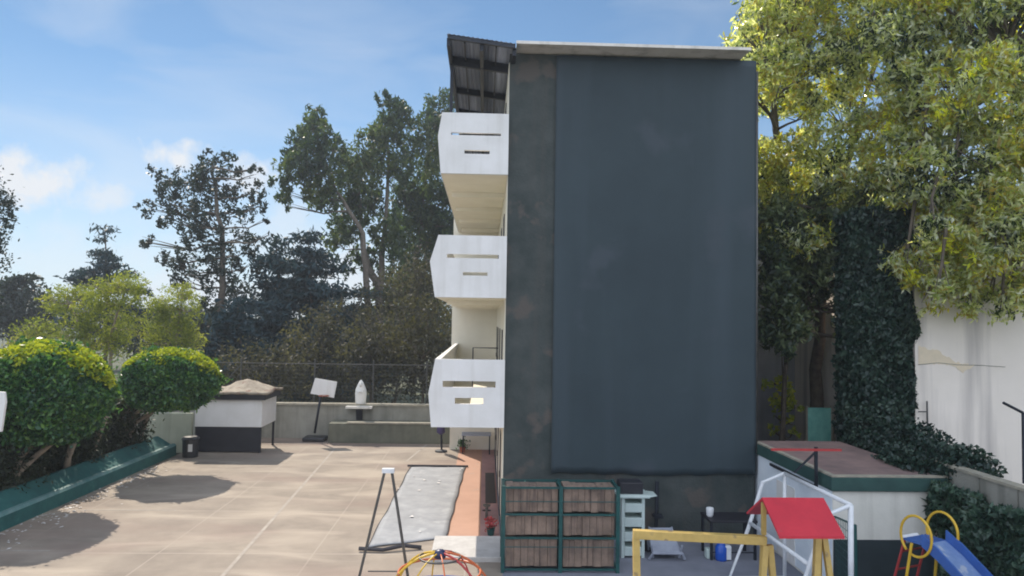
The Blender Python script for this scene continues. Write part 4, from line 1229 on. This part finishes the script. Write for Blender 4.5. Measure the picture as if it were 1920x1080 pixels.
# grey building across the alley behind
GYY = 24.
gx0, gx1 = 6.2, 14.5
gb = thing('alley_building', (10, 26, 0), 'dark grey rendered building behind the alley between the tall building and the ivy column', 'building')
MB().box(gx0, gx1, GYY, 30, 0, 8.0).build('wall', M['greywall'], gb)
wa, wb = W(1512, 632, GYY), W(1556, 661, GYY)
wf = MB().box(wa.x-.05, wb.x+.05, GYY-.06, GYY-.003, wb.z-.07, wa.z+.05).build('window', M['grey_metal'], gb)
MB().box(wa.x, wb.x, GYY-.075, GYY-.062, wb.z, wa.z).build('pane', M['glassdark'], wf)
MB().box(wa.x-.12, wb.x+.12, GYY-.16, GYY-.063, wb.z-.14, wb.z-.072).build('sill', M['fascia'], wf)
da, db = W(1513, 764, 20.4), W(1557, 838, 20.4)
dt = thing('teal_gate', ((da.x+db.x)/2, 20.4, 0), 'bright teal metal gate standing in the alley behind the annex roof', 'gate')
MB().box(da.x, db.x, 20.36, 20.4, 0.02, da.z).build('gate_leaf', M['tealdoor'], dt)
for x_ in (da.x-.05, db.x):
    MB().box(x_, x_+.05, 20.34, 20.42, 0, da.z+.05).build('frame', M['coping'], dt)
# yellow vine in the alley
cl = zclumps([(100,80,28),(150,90,34),(180,130,30),(110,150,28),(160,170,34),(200,190,26),(130,220,30),(180,250,24),(110,280,24),(195,290,20)], 21.0, 1400, 680, 2.2, .8, .4)
cl = [(c[0], c[1], c[2], c[3], c[4], c[5], 1.0) for c in cl]
bx_ = W(1465, 840, 21).x
make_tree('climbing_vine', 'yellow green climbing plant on the alley wall beside the tall building', (bx_, 21, 0), [(bx_, 21, 0), (bx_+.1, 21, 2), (bx_, 21, 4.2)], cl, 210, (.13, .09), M['l_vine'], M['bark'], .06, .6, cat='vine')

# ------------------------------------------------------------------ trees, right
def circ(lst, D, thick, spread, k=1.): return zclumps(lst, D, 0, 0, 1., thick, spread, k)
big = []
random.seed(9)
for px in range(1400, 2080, 58):
    for py in range(-120, 600, 56):
        x_, y_ = px+random.uniform(-24, 24), py+random.uniform(-20, 20)
        if x_ < 1440 and y_ > 330 : pass
        low = 430 + 55*math.sin((x_-1400)*.016) if x_ < 1700 else 520+28*math.sin((x_-1700)*.02)
        if y_ > low: continue
        if x_ < 1440 and (y_ < 15): continue
        big.append((x_, y_, random.uniform(40, 62)))
big += [(1392,62,24),(1400,95,24),(1410,120,30),(1440,20,30),(1470,-10,40),(1700,505,35),(1760,545,30),(1800,535,40),(1850,555,40),(1900,545,44),(1880,590,14),(1815,585,12),(1745,575,18),(1950,560,50)]
bc = []
for e_ in big:
    d_ = 19.6 if e_[0] < 1560 else 19.6-(e_[0]-1560)/160*3.2 if e_[0] < 1720 else 16.2
    for c_ in circ([e_], d_, 1.2, 1.9 if e_[0] < 1560 else .8):
        f_ = random.uniform(.75, 1.15)
        bc.append((c_[0], c_[1], c_[2], c_[3]*f_*1.15, c_[4]*f_, c_[5]*f_*.62, c_[6]))
tb = Vector((9.6, 21.2, 0))
top = W(1660, 60, 20.5)
make_tree('silk_oak_tree', 'huge tree with bright yellow green feathery leaves filling the upper right of the photo', tuple(tb),
          [[tuple(tb), (9.6, 21.0, 3.5), (9.6, 20.5, 7), tuple(top)], [(9.3, 20.7, 6.0), (10.6, 18.4, 9), (12.0, 16.6, 11)], [(9.2,21,5), (8.4, 20.5, 8.5), (7.9, 20.2, 12)]],
          bc, 30, (.18, .055), M['l_big'], M['bark'], .24, .45, sprays=7, sub=.22, per=7)
dk = []
for px in range(1425, 1740, 42):
    for py in range(400, 665, 42):
        x_, y_ = px+random.uniform(-18, 18), py+random.uniform(-16, 16)
        if y_ > 650-60*abs(math.sin(x_*.013)): continue
        dk.append((x_, y_, random.uniform(30, 44)))
dk += [(1440,640,18),(1432,600,26),(1480,655,16),(1650,600,30),(1690,520,34)]
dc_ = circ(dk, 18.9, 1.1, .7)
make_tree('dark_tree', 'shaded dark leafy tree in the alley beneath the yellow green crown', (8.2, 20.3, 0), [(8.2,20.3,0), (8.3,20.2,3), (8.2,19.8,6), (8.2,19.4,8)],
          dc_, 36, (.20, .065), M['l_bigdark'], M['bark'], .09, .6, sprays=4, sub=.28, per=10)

# ------------------------------------------------------------------ trees, left background
Z2 = dict(ox=240, oy=160, sc=2.16)
def z2(lst, D, thick=1., spread=1.5, k=1.): return zclumps([(e[0], e[1]+(6 if D > 38 else 0), e[2], (1.25 if D > 38 else .95)*(e[3] if False else 1), ) for e in lst], D, 240, 160, 2.16, thick, spread, k, 1.12 if D > 48 else .98)
e1 = [(755,120,36),(740,165,40),(720,210,45),(745,270,60),(665,300,42),(622,365,36),(630,430,36),(700,340,55),(790,250,45),(845,250,40),(770,390,60),(795,460,50),(850,350,50),(800,180,28),(690,250,30),(640,480,20),(725,430,24)]
e2 = [(1035,50,30),(1070,95,50),(1060,165,62),(1120,130,42),(985,235,50),(1050,240,60),(935,290,50),(960,370,70),(900,420,50),(940,470,50),(1110,320,60),(1150,260,50),(1000,320,40),(900,340,34),(1000,170,24),
      (900,500,45),(980,480,50),(940,680,40),(1000,700,40),(870,580,50),(830,640,34),(905,600,36),(885,730,30),(1000,600,30),(1060,560,50),(1060,630,50),(1100,700,40),(850,560,30),(960,560,24)]
e3 = [(1100,500,60),(1120,620,60),(1150,800,60),(1220,800,60),(1080,800,50),(1270,700,60),(1250,860,60),(1120,880,60),(1020,860,50),(1300,640,50),(1220,560,60),(1220,240,50),(1215,150,50),(1240,105,42),(1290,85,45),(1260,200,42),(1180,420,80),(1230,480,70),(1250,380,60),(1290,560,55),(1180,560,60),(1190,680,50),(1130,430,40),(1300,300,50),(1330,450,50),(1230,620,40),(1190,740,30)]
D = 40
def zp(zx, zy, y, ox=240, oy=160, sc=2.16): return tuple(W(ox+zx/sc, oy+zy/sc, y))
gz0 = -.03
def basept(zx, y, ox=240, sc=2.16):
    p = W(ox+zx/sc, 800, y); return (p.x, y, gz0)
make_tree('eucalyptus_tree', 'eucalyptus with narrow drooping crown, left of the two tallest behind the far wall', basept(985, 50), [basept(985, 50), zp(965, 780, 50), zp(955, 600, 50), zp(840, 420, 50), zp(745, 160, 50)],
          z2(e1, 50, 1., 1.6), 52, (.42, .14), M['l_euc'], M['bark'], .26, .9, sub=.30, group='eucalyptus trees behind the far wall')
make_tree('eucalyptus_tree', 'tallest eucalyptus behind the far wall, its top in the middle of the group', basept(1010, 53), [[basept(1010, 53), zp(1025, 760, 53), zp(1045, 500, 53), zp(1060, 100, 53)], [zp(1020, 830, 53), zp(960, 700, 53), zp(940, 560, 53), zp(930, 330, 53)]],
          z2(e2, 53, 1., 1.8), 48, (.42, .14), M['l_euc'], M['bark'], .30, .9, sub=.30, group='eucalyptus trees behind the far wall')
make_tree('eucalyptus_tree', 'eucalyptus partly hidden by the white galleries of the tall building', basept(1150, 56), [basept(1150, 56), zp(1160, 760, 56), zp(1190, 500, 56), zp(1240, 130, 56)],
          z2(e3, 56, 1., 1.8), 46, (.44, .15), M['l_euc'], M['bark'], .30, .9, sub=.30, group='eucalyptus trees behind the far wall')
t1 = [(330,300,32),(390,305,38),(290,340,34),(140,375,42),(200,395,50),(262,400,50),(322,375,50),(390,375,44),(450,360,32),(510,355,28),(540,330,16),(78,490,34),(150,465,46),(150,540,36),(230,480,50),(300,465,50),(370,440,46),(440,425,36),(510,425,38),
      (480,500,36),(420,520,36),(340,540,46),(270,560,50),(240,600,42),(75,627,30,.6),(130,690,30,.7),(175,720,34,.7),(230,700,40),(205,750,34,.7),(290,640,40),(360,620,42),(420,680,42),(400,860,50),(330,880,44),(460,830,44),(470,900,44),(470,600,42),(500,660,42),(510,715,34),(440,745,34),(370,720,34),(200,800,34,.6),(250,790,30),(300,740,40),(320,800,30),(400,800,40),(340,690,40),(545,480,28),(560,540,16),(575,600,14)]
make_tree('broadleaf_tree', 'dark open crowned tree with sky showing through, left of the eucalyptus group', basept(380, 46), [basept(380, 46), zp(380, 880, 46), zp(384, 640, 46), zp(350, 400, 46), zp(340, 310, 46)],
          z2(t1, 46, 1., 1.6), 50, (.27, .13), M['l_dark'], M['bark'], .26, .3, sub=.36)

def conifer(label, px, D, pytop, pybot, rad_px, layers, seed, sparse=0., name='cedar_tree'):
    rs_ = random.Random(seed)
    top_ = W(px, pytop, D); bot_ = W(px, pybot, D)
    t = thing(name, (bot_.x, D, gz0), label, 'tree', 'dark conifers behind the far wall')
    tk = MB(); tk.tube([(bot_.x, D, gz0), (bot_.x+.1, D, (top_.z+gz0)/2), (top_.x, D, top_.z)], [.2, .12, .03], 7)
    pts = []; dr = []
    Rm = rad_px*D/FPX
    for k in range(layers):
        f = k/(layers-1)
        z = top_.z-.15-(top_.z-max(bot_.z, .8))*f**.9
        L0 = Rm*(.12+.88*f**.75)
        for j in range(8):
            if rs_.random() < sparse: continue
            a = rs_.uniform(0, 6.283); ll = L0*rs_.choice((.45, .7, .9, 1.0, 1.25))*rs_.uniform(.8, 1.1)
            rise = rs_.uniform(.0, .5)
            zj = z+rs_.uniform(-.5, .5)*(top_.z-.8)/layers
            seg = [Vector((top_.x+(bot_.x-top_.x)*f+math.cos(a)*ll*s_, D+math.sin(a)*ll*s_, zj+rise*ll*s_-.28*ll*s_*s_)) for s_ in np.linspace(0, 1, 7)]
            tk.tube(seg, [.045*(1-s_*.8) for s_ in np.linspace(0, 1, 7)], 4)
            m = int(100*ll)
            s_ = rng.rand(m)**.7
            base_ = np.array([[*(seg[min(5, int(q*6))].lerp(seg[min(5, int(q*6))+1], q*6-min(5, int(q*6))))] for q in s_])
            wdt = .62*(1-.5*s_)+.12
            base_[:, 0] += rng.normal(size=m)*wdt*.75; base_[:, 1] += rng.normal(size=m)*wdt*.75; base_[:, 2] += rng.normal(size=m)*.13+.03
            pts.append(base_)
    P_ = np.concatenate(pts)
    v = leafquads(P_, .42, .14, .15)
    np_mesh('crown', v, np.arange(len(v)).reshape(-1, 4), M['l_con'], t)
    tk.build('trunk', M['bark'], t, smooth=True)
conifer('dark cedar with tiered branches, tallest of the conifers beside the eucalyptus trunks', 578, 48, 445, 760, 150, 12, 3, .2)
conifer('narrower dark cedar just left of the tallest conifer', 518, 46, 455, 760, 100, 12, 4, .2)
conifer('low broad dark cedar directly behind the kiosk', 445, 40, 560, 760, 85, 8, 7, .25)
conifer('low dark cedar between the tilted backboard and the eucalyptus trunks', 640, 44, 545, 760, 95, 8, 8, .25)
conifer('distant ragged conifer top rising behind the feathery yellow green tree', 197, 55, 430, 640, 85, 10, 15, .45)

# brown scrub bushes behind the fence
bs = [('dusty brown bush behind the tilted backboard', 600, 37, [(590,625,40),(620,600,30),(570,660,40),(625,660,40),(600,700,45),(560,700,35),(640,700,35)]),
      ('tall brown bush right behind the white statue', 690, 34.5, [(680,610,35),(700,650,45),(670,670,40),(720,690,45),(680,710,45),(730,650,35)]),
      ('dark brown bush just left of the white galleries', 790, 34, [(760,600,40),(800,590,40),(830,620,40),(780,650,50),(830,670,45),(760,700,50),(810,720,45),(840,720,40)]),
      ('dark thicket bush behind the wire fence and the kiosk', 490, 33.5, [(430,690,35),(470,690,38),(510,680,38),(545,690,35),(490,720,40),(440,725,35),(530,725,35)]),
      ('tall dusty bush behind the galleries between the eucalyptus trunks', 740, 40, [(740,545,36),(775,525,38),(800,500,30),(700,575,34),(670,600,30),(800,550,40),(830,560,40),(745,610,40)])]
for lb, px, D, cl in bs:
    bp = W(px, 760, D)
    make_tree('scrub_bush', lb, (bp.x, D, gz0), [(bp.x, D, gz0), (bp.x+.1, D, 1.5), (bp.x, D, 3)], circ(cl, D, 1., .6, 1.), 48, (.22, .09), M['l_brown'], M['bark'], .09, .3, 'brown bushes behind the fence', 'bush', sub=.4)

# feathery yellow-green trees behind the hedge
def zA(lst, D, k=1.): return zclumps(lst, D, 0, 240, 2.571, 1., .8, k)
f1 = [(620,735,60,.6),(560,750,60,.6),(480,790,70,.6),(400,800,60,.6),(310,800,55,.6),(250,830,45,.6),(320,870,70,.6),(420,880,70,.7),(520,860,60,.6),(620,830,70,.6),(690,790,50,.6),(560,940,60),(340,960,60,.7),(430,980,60),(480,1040,60),(640,960,60),(380,1040,50),(300,1000,40,.6),(560,1030,60)]
f2 = [(870,785,55,.6),(910,820,50,.6),(800,850,60,.6),(760,880,60),(860,900,65),(930,880,40),(820,960,60),(900,970,55),(760,970,50),(930,1030,50),(850,1050,50),(720,1040,50)]
bp = W(212, 760, 29)
make_tree('feathery_tree', 'wide yellow green feathery tree behind the two round clipped trees', (bp.x, 29, gz0), [[(bp.x, 29, gz0), (bp.x, 29, 1.8), tuple(W(205, 640, 29)), tuple(W(235, 545, 29))], [(bp.x, 29, 1.5), tuple(W(170, 650, 29)), tuple(W(130, 570, 29))]],
          zA(f1, 29), 210, (.16, .04), M['l_feather'], M['palebark'], .12, .1, sub=.40)
bp = W(330, 760, 30.5)
make_tree('feathery_tree', 'smaller olive yellow feathery tree behind the clipped tree by the kiosk', (bp.x, 30.5, gz0), [(bp.x, 30.5, gz0), (bp.x, 30.5, 1.8), tuple(W(330, 640, 30.5)), tuple(W(340, 560, 30.5))],
          zA(f2, 30.5), 210, (.16, .04), M['l_feather'], M['palebark'], .10, .1, sub=.40)
# left edge bits
bp = W(-60, 700, 33)
make_tree('broadleaf_tree', 'dark tree at the left edge, only its branch tips in view', (bp.x, 33, gz0), [(bp.x, 33, gz0), tuple(W(-70, 520, 33)), tuple(W(-60, 350, 33))],
          circ([(5,372,20),(-2,400,24),(14,408,12),(-20,440,30),(-5,468,9),(-60,360,50),(-90,430,60),(-60,500,50),(-110,560,60)], 33, 1., .6), 80, (.18, .08), M['l_dark'], M['bark'], .2, .3)
bp = W(50, 660, 62)
make_tree('umbrella_tree', 'distant flat topped tree on the hazy hillside at the left', (bp.x, 62, 0), [(bp.x, 62, 0), tuple(W(45, 580, 62)), tuple(W(45, 530, 62))],
          circ([(20,530,24,.4),(50,523,22,.4),(5,545,26,.5),(60,560,30),(25,575,34),(80,590,30),(-10,590,40),(40,610,40),(95,610,24)], 62, 1., 1.), 26, (.45, .2), M['l_dark'], M['bark'], .25, .2)
bp = W(70, 700, 34)
make_tree('small_tree', 'low pale green rounded tree left of the feathery trees above the largest clipped tree', (bp.x, 34, gz0), [(bp.x, 34, gz0), tuple(W(68, 650, 34)), tuple(W(68, 610, 34))],
          circ([(60,612,26,.6),(85,618,22,.6),(40,635,22,.6),(70,645,30),(30,660,30),(100,650,26)], 34, 1., .5), 90, (.14, .06), M['l_feather'], M['palebark'], .1, .2)
# tan tower far left
a_ = W(20, 566, 70); b2 = W(36, 566, 70)
t = thing('tower', ((a_.x+b2.x)/2, 71, 0), 'slim tan tower far off at the left edge before the hill', 'tower')
MB().box(a_.x, b2.x, 70, 70.8, 0, a_.z).build('shaft', M['tan'], t)
MB().prism([(a_.x-.05, a_.z+.002), (b2.x+.05, a_.z+.002), ((a_.x+b2.x)/2, a_.z+.4)], 69.95, 70.85, 'y').build('cap', M['tan'], t)
# pale post at the left edge
a_ = W(-10, 735, 15.5); b2 = W(9, 800, 15.5)
t = thing('notice_board', (a_.x, 15.5, .5), 'white rounded panel edge beside the largest clipped tree at the left edge', 'panel')
MB().prism([(a_.x-.3, b2.z-.1), (b2.x-.06, b2.z-.1), (b2.x, a_.z-.2), (b2.x-.03, a_.z), (a_.x-.3, a_.z+.03)], 15.48, 15.54, 'y').build('board', M['white'], t)
MB().tube([(a_.x-.1, 15.57, .4), (a_.x-.1, 15.57, b2.z+.1)], .03, 8).build('post', M['grey_metal'], t)
# low far bushes for the horizon line
for i, (px, D, r_, lb) in enumerate(((395, 60, 40, 'far hazy green bush seen between the feathery tree and the kiosk'), (300, 66, 50, 'far hazy tree behind the smaller feathery tree'), (640, 64, 50, 'far hazy tree behind the cedar branches'), (740, 70, 60, 'far hazy tree behind the eucalyptus trunks'))):
    bp = W(px, 640, D)
    make_tree('far_tree', lb, (bp.x, D, 0), [(bp.x, D, 0), (bp.x, D, 2.5), (bp.x, D, 4)], circ([(px,605,r_,.5),(px-r_,625,r_,.6),(px+r_,622,r_,.6),(px,650,r_)], D, 1., 1.), 18, (.5, .25), M['l_dark'], M['bark'], .2, .2, 'far trees beyond the fence')

# ------------------------------------------------------------------ air
hz = MB().box(-455, 455, -65, 455, -1.2, 26)
hzm = bpy.data.materials.new('haze_air'); hzm.use_nodes = True
hzm.node_tree.nodes.clear()
vo = hzm.node_tree.nodes.new('ShaderNodeVolumePrincipled'); om = hzm.node_tree.nodes.new('ShaderNodeOutputMaterial')
vo.inputs['Color'].default_value = (.80, .88, 1.0, 1); vo.inputs['Density'].default_value = .0009; vo.inputs['Anisotropy'].default_value = .3
hzm.node_tree.links.new(vo.outputs[0], om.inputs['Volume'])
tag(hz.build('haze', hzm), kind='stuff')
